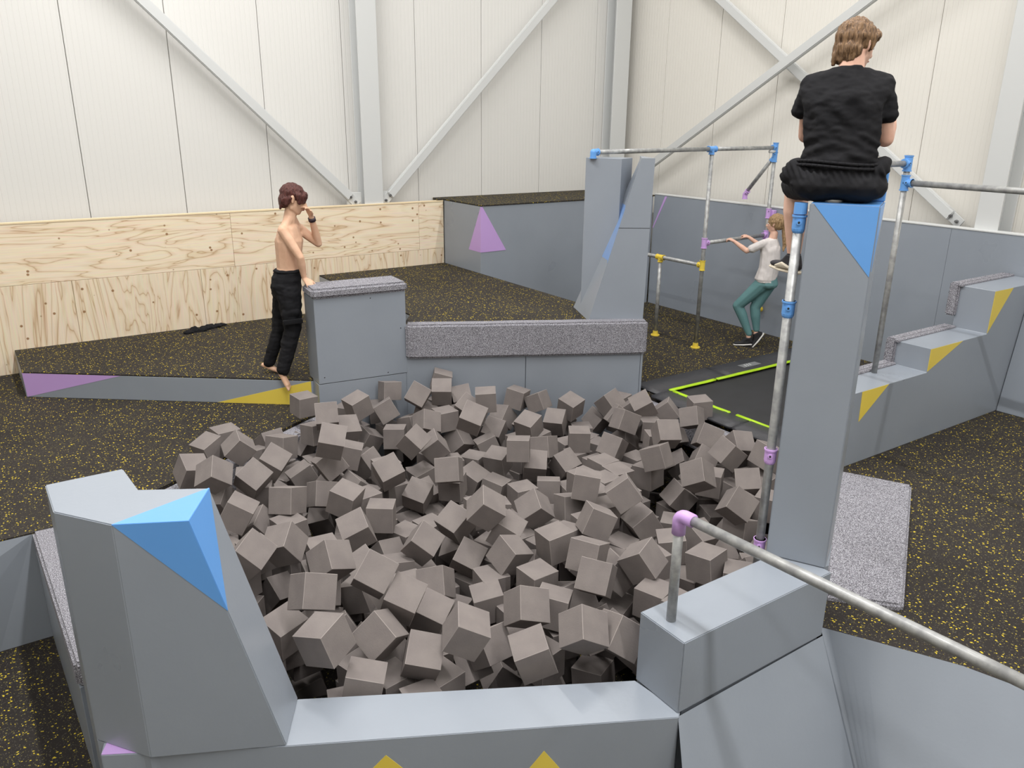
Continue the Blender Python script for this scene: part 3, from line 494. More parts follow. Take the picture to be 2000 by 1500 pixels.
# ------------------------------------------------------------------ foam cubes: x, y, z, quaternion, size
FOAMS = [(0.998,2.924,0.199,0.149,0.492,0.858,0.001,0.168),
(0.716,3.16,-0.056,0.052,-0.934,0.336,-0.109,0.168),
(1.365,2.707,-0.191,0.032,-0,-0,1,0.168),
(1.605,2.717,0.127,0.757,-0.413,-0.317,0.395,0.168),
(1.994,2.405,-0.376,0.414,-0.414,-0.573,0.573,0.168),
(1.134,2.841,-0.056,0.956,-0.019,0.119,-0.269,0.173),
(2.034,2.379,0.167,-0.821,0.241,0.43,-0.286,0.163),
(0.855,3.024,-0.376,0.506,0.506,0.494,0.494,0.168),
(2.692,2.235,-0.04,0.493,-0.507,0.493,0.507,0.168),
(1.599,2.601,-0.333,0.711,0.069,-0.45,-0.537,0.168),
(1.847,2.516,0.027,-0.826,0.103,0.146,-0.535,0.168),
(2.262,2.312,-0.344,0.679,-0.197,0.679,0.197,0.168),
(1.831,2.521,-0.373,0.306,0.289,0.623,0.66,0.168),
(0.572,3.333,-0.062,0.043,0.011,0.602,0.797,0.168),
(2.394,2.261,-0.044,0.428,0.614,0.427,-0.508,0.168),
(1.308,3.031,0.035,0.596,-0.058,-0.502,0.624,0.168),
(1.277,2.765,-0.376,0.531,0.467,0.53,-0.468,0.168),
(1.069,3.256,0.236,-0.949,0.251,-0.186,-0.044,0.168),
(1.978,2.756,0.095,-0.79,0.266,0.506,-0.222,0.168),
(1.433,2.829,-0.009,-0.234,0.848,0.443,0.176,0.168),
(2.286,2.577,-0.339,0.058,0.974,0.219,-0.006,0.168),
(3.385,2.309,-0.04,0,-0.988,0.152,0,0.168),
(0.969,3.421,-0.042,-0.038,0.588,0.802,0.099,0.168),
(0.943,3.838,0.194,-0.341,-0.275,0.294,-0.85,0.168),
(0.699,3.18,-0.233,0.671,-0.579,0.247,-0.391,0.168),
(2.773,2.769,0.091,-0.934,0.29,0.134,-0.158,0.168),
(0.537,4.026,-0.043,0.019,0.982,0.189,0.021,0.168),
(3.146,2.636,0.016,0.063,0.65,0.757,-0.027,0.168),
(1.502,3.162,0.093,0.083,-0.395,-0.869,-0.286,0.17),
(1.296,3.601,0.159,-0.183,-0.496,-0.761,0.376,0.168),
(2.212,2.332,0.095,-0.549,0.754,-0.32,-0.166,0.168),
(1.155,3.938,0.139,-0.066,0.432,0.73,-0.525,0.168),
(1.402,3.277,0.209,-0.349,0.857,0.306,0.222,0.168),
(0.638,3.562,-0.058,0.355,-0.725,-0.108,-0.581,0.168),
(1.072,2.891,-0.208,0.701,-0.091,-0.701,-0.091,0.168),
(2.288,3.625,0.18,0.111,0.538,0.6,-0.581,0.168),
(2.71,2.599,-0.04,0.002,-0.815,0.58,0.002,0.168),
(2.422,2.75,0.116,-0.164,0.442,0.84,-0.27,0.168),
(2.299,3.381,-0.02,0.261,-0.636,-0.726,0.02,0.166),
(2.517,3.233,0.061,0.053,0.732,0.679,0.018,0.168),
(1.719,3.269,-0.142,-0.216,0.917,0.324,0.082,0.168),
(3.219,2.355,-0.208,0.701,-0.094,-0.701,-0.094,0.168),
(0.578,3.82,-0.097,0.365,-0.703,0.147,-0.592,0.168),
(2.742,2.422,-0.04,0.544,-0.452,-0.544,-0.452,0.168),
(2.432,2.248,-0.21,0.115,-0.739,0.043,0.662,0.168),
(0.763,3.668,-0.03,0.355,-0.725,-0.108,-0.581,0.168),
(1.986,2.97,-0.495,0.712,-0.427,-0.139,0.54,0.168),
(3.888,2.609,-0.03,0.425,-0.033,-0.069,0.902,0.168),
(1.961,3.828,-0.054,-0.372,0.866,0.327,0.066,0.168),
(1.017,4.838,0.246,-0.075,-0.47,-0.749,0.461,0.16),
(2.678,2.24,-0.208,0.655,0,-0,-0.756,0.168),
(2.841,3.25,0.1,0.138,-0.827,-0.512,0.184,0.168),
(3.236,2.476,-0.04,0,-0.895,0.445,-0,0.168),
(3.018,2.403,-0.098,0.291,-0.313,0.847,0.316,0.168),
(1.05,4.455,0.137,0.358,-0.01,-0.697,0.621,0.165),
(3.742,2.94,0.086,-0.13,0.793,0.414,-0.427,0.166),
(0.551,3.393,-0.221,0.264,0.064,0.125,-0.954,0.168),
(1.64,4.076,0.018,0.747,-0.032,-0.272,0.606,0.168),
(1.38,4.541,0.097,0.019,-0.445,-0.875,0.193,0.168),
(1.189,3.767,-0.75,0.76,-0.201,-0.007,0.618,0.168),
(2.734,3.741,-0.001,-0.12,-0.433,-0.729,0.517,0.168),
(1.314,2.94,-0.208,0.705,-0.705,-0.053,0.053,0.168),
(1.696,4.367,0.088,0.115,-0.422,-0.893,-0.104,0.168),
(3.77,3.307,0.145,0.826,-0.125,-0.461,0.3,0.168),
(1.519,2.814,-0.208,0.704,0.068,-0.704,0.068,0.168),
(1.802,2.825,-0.104,0.612,0.329,-0.273,0.666,0.168),
(2.24,3.911,-0.032,-0.288,0.758,-0.579,0.089,0.17),
(2.533,2.957,0.112,0.101,-0.51,-0.839,0.162,0.171),
(1.261,4.853,0.154,-0.163,0.438,0.812,0.348,0.168),
(2.702,2.237,-0.376,0.515,0.516,-0.484,-0.484,0.168),
(3.364,2.32,-0.376,0.706,0.043,0.706,-0.043,0.168),
(3.279,3.306,-0.066,0.749,-0.235,-0.16,0.599,0.168),
(1.869,4.214,-0.009,0.217,-0.184,-0.656,0.699,0.168),
(0.732,6.014,-0.178,0.006,-0.634,-0.773,0.022,0.175),
(2.063,3.242,-0.177,0.066,0.823,0.559,0.07,0.168),
(2.284,3.085,-0.04,0.492,-0.508,0.492,0.507,0.168),
(1.746,4.683,0.367,-0.171,-0.702,-0.513,0.464,0.168),
(3.13,3.335,0.176,0.008,-0.385,-0.492,0.781,0.168),
(0.78,3.894,-0.042,0.691,0.152,-0.691,0.152,0.168),
(2.201,3.689,-0.162,-0.298,0.884,0.291,0.212,0.165),
(1.865,3.489,-0.123,0.006,0.403,0.842,-0.359,0.168),
(2.111,4.598,0.086,0.104,-0.661,-0.667,-0.329,0.168),
(4.51,3.324,0.106,0.414,-0.531,0.628,-0.391,0.168),
(4.125,2.98,-0.04,0.15,0.15,-0.691,-0.691,0.168),
(1.1,2.935,-0.376,0.36,-0.609,-0.36,-0.609,0.168),
(1.339,5.458,0.136,-0.252,0.279,0.574,0.727,0.161),
(2.33,4.602,-0.151,0,-0.428,-0.85,-0.308,0.168),
(1.202,4.333,-0.405,0.099,-0.54,-0.315,0.774,0.168),
(3.051,3.606,0.144,-0.079,0.36,0.928,-0.045,0.168),
(3.2,2.96,-0.045,-0.062,-0.896,-0.436,-0.049,0.163),
(1.461,3.611,-0.101,-0.696,0.33,-0.633,-0.076,0.168),
(0.534,4.21,-0.04,0.387,0.574,-0.385,0.61,0.168),
(3.429,2.965,-0.06,0.194,-0.689,-0.69,-0.106,0.168),
(2.197,2.83,-0.025,0.927,0.036,0.093,0.361,0.17),
(3.987,3.659,-0.22,-0.29,0.754,0.563,-0.175,0.168),
(0.964,5.245,0.13,-0.238,0.656,0.715,0.039,0.168),
(0.839,4.572,-0.039,0.452,0.002,-0.003,-0.892,0.168),
(4.35,3.552,0.077,0.734,-0.592,0.288,0.166,0.168),
(3.884,3.81,0.068,-0.281,0.471,0.446,-0.707,0.168),
(2.025,2.653,-0.361,0.198,0.44,0.87,-0.1,0.168),
(2.837,4.685,0.306,0.306,-0.245,-0.846,0.36,0.168),
(3.85,2.978,-0.147,-0.026,0.658,0.73,-0.182,0.168),
(2.487,4.421,0.074,0.255,-0.227,-0.467,0.816,0.168),
(0.518,4.934,-0.119,0.941,0.308,-0.138,-0.038,0.168),
(4.101,3.945,0.155,-0.901,0.375,-0.105,0.193,0.168),
(0.589,4.579,-0.04,0.019,0.707,0.019,-0.707,0.168),
(1.452,5.04,0.149,-0.332,0.863,0.376,0.059,0.168),
(1.041,4.938,0.029,0.132,-0.332,-0.821,0.445,0.168),
(0.532,3.637,-0.213,0.126,-0.701,0.698,0.069,0.168),
(0.772,4.312,-0.04,0,0.602,0.798,0,0.168),
(2.493,4.963,0.096,-0.268,0.825,-0.432,-0.247,0.163),
(0.857,3.203,-0.367,0.697,0.705,-0.051,0.12,0.168),
(2.415,3.586,0.005,0.234,-0.914,-0.331,0.035,0.168),
(2.378,5.727,0.174,-0.077,-0.646,-0.747,-0.135,0.168),
(1.76,4.987,-0.356,-0.049,0.326,0.754,-0.568,0.168),
(0.517,4.407,-0.04,0.708,-0,-0,0.706,0.168),
(3.121,4.768,-0.139,0.067,0.487,0.865,0.1,0.168),
(1.171,5.627,0.107,-0.09,-0.536,-0.826,-0.147,0.165),
(2.022,5.996,0.172,0.032,-0.648,-0.761,-0.001,0.165),
(3.545,4.955,0.006,-0.064,-0.561,-0.806,-0.18,0.168),
(3.947,3.952,-0.147,0.528,-0.573,0.421,-0.464,0.173),
(3.141,4.516,0.053,0.242,-0.221,-0.614,0.718,0.166),
(3.125,2.379,-0.376,0.561,-0.561,-0.43,0.43,0.168),
(1.665,4.693,-0.006,-0.053,-0.668,-0.696,0.258,0.168),
(0.822,3.588,-0.208,0.458,0.538,-0.458,0.539,0.168),
(3.605,4.536,-0.198,0.165,-0.636,-0.697,-0.287,0.168),
(3.03,3.736,-0.066,0.578,0.501,0.549,0.337,0.168),
(0.722,4.754,-0.052,0.697,-0.039,-0.694,-0.177,0.168),
(4.199,4.509,0.056,-0.107,0.766,0.595,-0.22,0.168),
(3.302,4.522,-0.123,-0.185,-0.775,-0.416,0.438,0.171),
(2.488,2.286,-0.37,0.024,-0.946,-0.316,-0.071,0.168),
(2.168,3.376,-0.172,0.653,0,-0,-0.757,0.168),
(4.224,3.243,-0.013,0.356,-0.198,-0.242,0.88,0.168),
(0.903,3.99,-0.04,0.691,0.152,-0.691,0.152,0.168),
(2.009,2.663,-0.173,0.075,-0.703,-0.075,-0.703,0.168),
(0.701,4.044,-0.042,0.841,-0,0,-0.541,0.168),
(3.927,4.344,-0.053,0.517,-0.227,-0.423,0.709,0.168),
(1.795,4.875,0.121,-0.28,-0.695,-0.658,-0.073,0.168),
(3.917,5.079,-0.078,-0.11,-0.413,-0.876,-0.222,0.168),
(3.786,4.59,-0.04,0.326,0.627,0.326,-0.627,0.168),
(1.703,5.188,-0.084,-0.198,-0.703,-0.674,-0.106,0.168),
(2.718,5.072,-0.031,0.738,-0.521,0.361,0.229,0.168),
(2.617,4.604,-0.153,-0.261,0.308,0.69,-0.601,0.168),
(4.481,3.869,0.067,-0.344,0.819,0.25,0.385,0.171),
(4.111,5.118,0.016,0.671,-0.428,0.46,-0.394,0.168),
(3.136,5.681,0.167,0.816,-0.513,0.145,-0.222,0.168),
(0.834,3.411,-0.208,0,-0.796,0.605,-0,0.168),
(3.166,2.787,-0.208,0,0.814,-0.581,0,0.168),
(2.831,5.392,0.038,0.067,0.629,0.7,-0.332,0.168),
(2.837,4.69,-0.195,0.144,-0.532,-0.824,-0.132,0.176),
(2.011,5.457,0.246,0.145,-0.083,-0.434,0.885,0.166),
(3.12,5.378,-0.188,-0.681,0.117,0.549,-0.471,0.168),
(4.474,4.593,0.112,0.798,-0.118,-0.313,0.501,0.168),
(2.756,2.929,-0.322,-0.056,-0.573,-0.814,-0.082,0.168),
(4.662,4.208,0.088,-0.793,0.023,0.543,-0.275,0.156),
(2.741,2.945,-0.06,0.549,-0.735,-0.175,-0.357,0.168),
(1.645,5.451,0.078,-0.032,0.482,0.867,-0.123,0.168),
(2.599,5.511,-0.072,-0.012,0.287,0.956,-0.055,0.168),
(3.797,5.494,0.044,-0.407,0.27,0.612,-0.622,0.168),
(2.051,5.148,0.029,-0.127,0.244,0.961,-0,0.168),
(1.189,4.572,-0.044,0.049,-0.484,-0.67,0.561,0.168),
(2.893,5.654,0.189,-0.522,0.743,-0.419,-0.015,0.168),
(1.744,2.934,-0.264,0.356,0.933,-0.043,0.038,0.168),
(3.282,5.198,0.213,0.013,0.872,0.488,0.036,0.168),
(4.593,3.653,0.054,0.906,-0.383,0.147,-0.108,0.168),
(3.028,5.437,0.019,0.699,0,0,-0.715,0.168),
(3.453,5.33,-0.144,0.451,-0.098,-0.345,0.818,0.168),
(3.803,2.745,-0.208,0.133,0.133,-0.694,-0.695,0.168),
(3.018,4.281,-0.21,0.035,-0.706,0.035,0.706,0.168),
(3.217,4.231,-0.192,0.055,0.887,0.446,-0.107,0.168),
(2.495,2.978,-0.153,0.67,0.171,-0.454,0.562,0.168),
(3.495,4.674,-0.072,-0.029,-0.518,-0.832,0.196,0.17),
(2.784,5.975,0.159,0.026,0.731,0.669,-0.13,0.158),
(3.918,5.339,0.029,0.244,-0.491,-0.471,0.691,0.158),
(4.444,4.978,0.024,0.151,0.702,-0.613,0.33,0.168),
(2.183,5.518,0.072,0.234,-0.707,-0.65,-0.152,0.173),
(2.659,5.793,0.054,0.555,-0.788,-0.045,-0.262,0.165),
(0.823,4.139,-0.04,0.841,-0,0,-0.541,0.168),
(2.232,5.256,-0.133,-0.128,0.55,0.497,-0.659,0.173),
(2.926,4.509,-0.22,-0.079,0.96,0.26,-0.072,0.166),
(1.985,5.675,0.035,-0.02,-0.591,-0.803,0.074,0.158),
(2.476,5.782,-0.171,-0.741,0.62,-0.139,-0.217,0.168),
(4.899,4.348,0.087,0.02,0.846,0.532,0.032,0.168),
(0.536,3.998,-0.211,0.683,0.099,-0.713,0.124,0.168),
(1.841,4.085,-0.233,0.614,0.336,-0.151,0.698,0.168),
(1.328,4.396,-0.04,0.704,0.07,-0.704,0.07,0.168),
(4.737,4.574,0.008,-0.34,-0.102,0.33,0.875,0.168),
(4.435,5.14,-0.187,0.653,-0.202,-0.487,0.543,0.165),
(0.797,5.236,-0.147,0.13,0.862,0.174,-0.458,0.168),
(4.772,5.862,-0.123,-0.22,0.812,0.53,-0.107,0.173),
(2.583,5.005,-0.236,-0.091,-0.69,-0.712,-0.094,0.168),
(1.512,2.824,-0.376,0.575,-0.574,-0.412,0.412,0.168),
(4.161,3.479,-0.381,0.088,-0.803,-0.589,-0.014,0.168),
(3.458,2.533,-0.092,0.924,0.362,-0.047,-0.112,0.168),
(4.561,5.968,-0.161,-0.31,0.873,0.348,0.142,0.175),
(1.231,3.102,-0.207,0.599,-0.021,-0.021,0.8,0.168),
(2.291,3.961,-0.262,0.032,-0.525,-0.652,0.547,0.168),
(3.584,3.312,-0.208,0.637,-0.308,-0.637,-0.307,0.168),
(4.075,3.46,-0.04,0.623,-0.623,0.335,-0.334,0.168),
(3.647,5.504,-0.116,-0.174,0.553,0.72,-0.382,0.166),
(4.011,2.704,-0.028,0.425,-0.033,-0.069,0.902,0.168),
(3.095,3.292,-0.208,0.083,-0.702,-0.083,-0.702,0.168),
(2.013,4.169,-0.208,0.578,0.407,0.578,-0.408,0.168),
(3.571,4.041,-0.04,0,-0.006,1,0,0.168),
(3.398,2.373,-0.208,0.437,0.556,0.437,-0.556,0.168),
(1.796,3.866,-0.21,0.74,0.004,0.107,0.664,0.168),
(4.474,3.298,-0.102,0.692,-0.523,0.407,0.287,0.168),
(1.115,3.668,-0.408,0.481,0.518,-0.481,0.519,0.168),
(0.924,4.337,-0.06,0.435,0.558,-0.435,0.558,0.168),
(3.83,2.565,-0.239,0.916,0.121,-0.329,0.194,0.168),
(4.565,4.221,-0.316,-0.008,0.471,0.647,-0.599,0.168),
(3.553,3.867,-0.042,0.476,0.507,0.528,-0.487,0.168),
(2.886,2.315,-0.376,0,-0.625,0.78,-0,0.168),
(3.271,5.155,-0.186,-0.021,-0.228,-0.617,0.753,0.165),
(0.892,3.91,-0.208,0.395,-0,0,-0.919,0.168),
(0.741,4.957,-0.094,0.574,0.204,0.104,-0.786,0.168),
(1.331,5.78,0.099,-0.009,0.655,0.755,0.005,0.171),
(2.265,4.849,-0.208,0.501,-0.499,0.501,0.499,0.168),
(2.871,2.307,-0.208,0.174,0.685,0.174,-0.685,0.168),
(4.359,3.788,-0.075,-0.379,0.807,-0.444,-0.093,0.168),
(2.219,3.704,-0.376,0.414,-0.573,0.414,0.573,0.168),
(3.646,2.961,-0.252,0.833,-0.516,0.178,-0.09,0.168),
(4.353,4.662,-0.213,-0.03,-0.58,-0.616,0.532,0.168),
(4.435,4.465,-0.045,0.348,0.584,0.371,-0.632,0.168),
(3.015,4.957,-0.21,0,0.492,0.871,0,0.168),
(3.112,3.505,-0.04,0,-0.067,-0.998,-0,0.168),
(1.879,4.487,-0.042,0.998,-0,-0,0.07,0.168),
(1.399,4.014,-0.04,0.527,-0.471,0.528,0.471,0.168),
(1.567,3.804,-0.086,0.339,0.607,-0.589,-0.411,0.168),
(2.96,2.89,-0.051,0.706,0.036,0.706,-0.036,0.168),
(1.002,3.52,-0.208,0.002,0.707,-0.002,0.707,0.168),
(3.361,5.721,0.06,-0.293,0.926,-0.178,0.159,0.165),
(0.6,3.49,-0.365,0.466,0.505,-0.62,0.38,0.168),
(1.355,4.538,-0.398,-0.107,-0.444,-0.792,0.405,0.168),
(1.936,5.862,-0.126,0.396,0.162,0.785,-0.448,0.158),
(2.241,4.591,-0.376,0.505,0.495,0.505,-0.495,0.168),
(3.321,6.677,-0.313,-0.949,0.076,0.306,-0.004,0.173),
(4.368,2.902,-0.17,0.664,0.532,0.494,-0.178,0.168),
(2.701,3.326,-0.209,0.037,0.82,0.569,-0.053,0.168),
(3.329,3.973,-0.058,0.043,0.706,0.043,-0.706,0.168),
(1.401,3.173,-0.193,0.813,0.538,-0.006,0.224,0.168),
(3.998,3.727,-0.393,0.721,-0,-0,0.693,0.168),
(2.231,2.824,-0.376,0.414,0.414,-0.573,-0.573,0.168),
(4.096,4.24,-0.208,0,0.738,-0.674,-0,0.168),
(2.229,2.801,-0.208,0.054,0.705,-0.053,0.705,0.168),
(2.196,4.173,-0.208,0,0.997,0.084,-0,0.168),
(1.337,5.002,-0.04,0.139,-0.693,0.139,0.693,0.168),
(1.907,4.736,-0.047,0.913,0.103,-0.394,0.036,0.168),
(1.649,5.72,0.005,0.689,-0.295,0.645,-0.147,0.168),
(4.352,3.494,-0.213,0.688,0.719,0.066,-0.066,0.168),
(3.238,5.873,0.199,0.121,-0.856,-0.497,0.071,0.163),
(3.228,5.412,0.08,-0.357,0.785,-0.501,-0.077,0.165),
(2.415,3.756,-0.208,0.392,-0.392,-0.589,0.589,0.168),
(3.382,3.804,-0.04,0.707,-0.021,0.707,0.021,0.168),
(1.988,2.851,-0.176,0.468,0.468,0.53,0.53,0.168),
(2.452,4.593,-0.376,0.005,0.005,0.707,0.707,0.168),
(0.511,4.75,-0.208,1,-0,-0.003,0.006,0.168),
(2.506,2.454,-0.182,0.129,-0.81,0.543,0.182,0.168),
(2.823,5.643,-0.06,0.112,0.811,-0.559,0.132,0.168),
(4.527,4.499,-0.777,-0.013,0.534,0.833,-0.144,0.168),
(4.3,3.678,-0.376,0,-0.468,0.884,0,0.168),
(4.234,4.174,-0.028,0.348,0.584,0.371,-0.632,0.168),
(2.45,4.749,-0.239,0.184,-0.617,0.177,-0.745,0.168),
(1.517,3.341,-0.022,0.339,0.607,-0.589,-0.411,0.168),
(1.222,3.316,-0.108,0.75,0.274,0.444,0.407,0.168),
(2.708,6.043,-0.04,0.405,0.58,0.405,-0.58,0.168),
(3.826,4.784,-0.208,0.707,0.024,0.707,-0.024,0.168),
(2.715,3.378,-0.047,0.383,-0.575,0.471,0.548,0.168),
(4.604,3.272,-0.22,0.046,0.866,0.01,-0.498,0.168),
(2.778,5.872,-0.343,-0.012,-0.377,-0.924,-0.063,0.168),
(0.532,4.388,-0.208,0.693,0.142,-0.693,0.142,0.168),
(2.134,3.058,-0.225,0.707,-0.005,-0.707,-0.005,0.168),
(1.986,3.496,-0.376,0,0.875,-0.485,0,0.168),
(1.329,3,-0.376,0.388,0.591,-0.388,0.591,0.168),
(3.386,4.839,-0.208,0.436,-0.556,0.436,0.556,0.168),
(4.038,4.618,-0.208,0.173,-0,0,-0.985,0.168),
(2.459,2.689,-0.358,0.035,0.012,-0.315,-0.948,0.168),
(1.255,3.658,-0.055,0.264,-0.53,0.74,0.319,0.168),
(2.612,3.728,-0.208,0,1,0.022,-0,0.168),
(1.508,5.637,-0.057,0.391,-0.588,0.491,0.51,0.168),
(4.273,4.668,0.019,0.398,-0.139,0.781,0.46,0.168),
(2.248,4.184,-0.376,0.775,-0,0,-0.632,0.168),
(4.625,4.374,-0.129,0.423,-0.904,0.022,0.06,0.168),
(1.07,4.218,-0.04,0,-0.618,-0.786,0,0.168),
(1.026,5.018,-0.21,0.644,-0.644,0.292,-0.292,0.168),
(2.699,5.83,-0.172,0.704,0.704,0.067,0.067,0.168),
(0.514,4.582,-0.208,0.006,-0,0,-1,0.168),
(2.432,2.623,-0.171,0.157,-0.551,-0.796,-0.195,0.168),
(2.949,5.973,-0.497,-0.307,-0.553,-0.768,0.097,0.16),
(2.679,3.559,-0.208,0,0.759,-0.651,0,0.168),
(4.137,4.992,-0.208,0.975,0,0,-0.224,0.168),
(1.945,5.573,-0.208,0.502,-0.498,-0.502,-0.497,0.168),
(1.643,5.385,-0.21,0.688,-0.688,-0.164,0.164,0.168),
(2.217,4.872,-0.04,0.497,-0.503,-0.497,-0.503,0.168),
(1.212,3.574,-0.198,0.629,-0.106,0.353,0.684,0.168),
(2.008,3.947,-0.366,0.72,0.096,0.101,-0.68,0.168),
(2.983,5.686,-0.02,-0.247,-0.701,0.445,-0.499,0.168),
(1.025,4.79,-0.208,0.703,-0.078,-0.703,-0.078,0.168),
(3.376,3.53,-0.208,0,-0.153,-0.988,0,0.168),
(4.491,3.242,-0.36,0.339,-0.586,-0.637,0.368,0.168)]
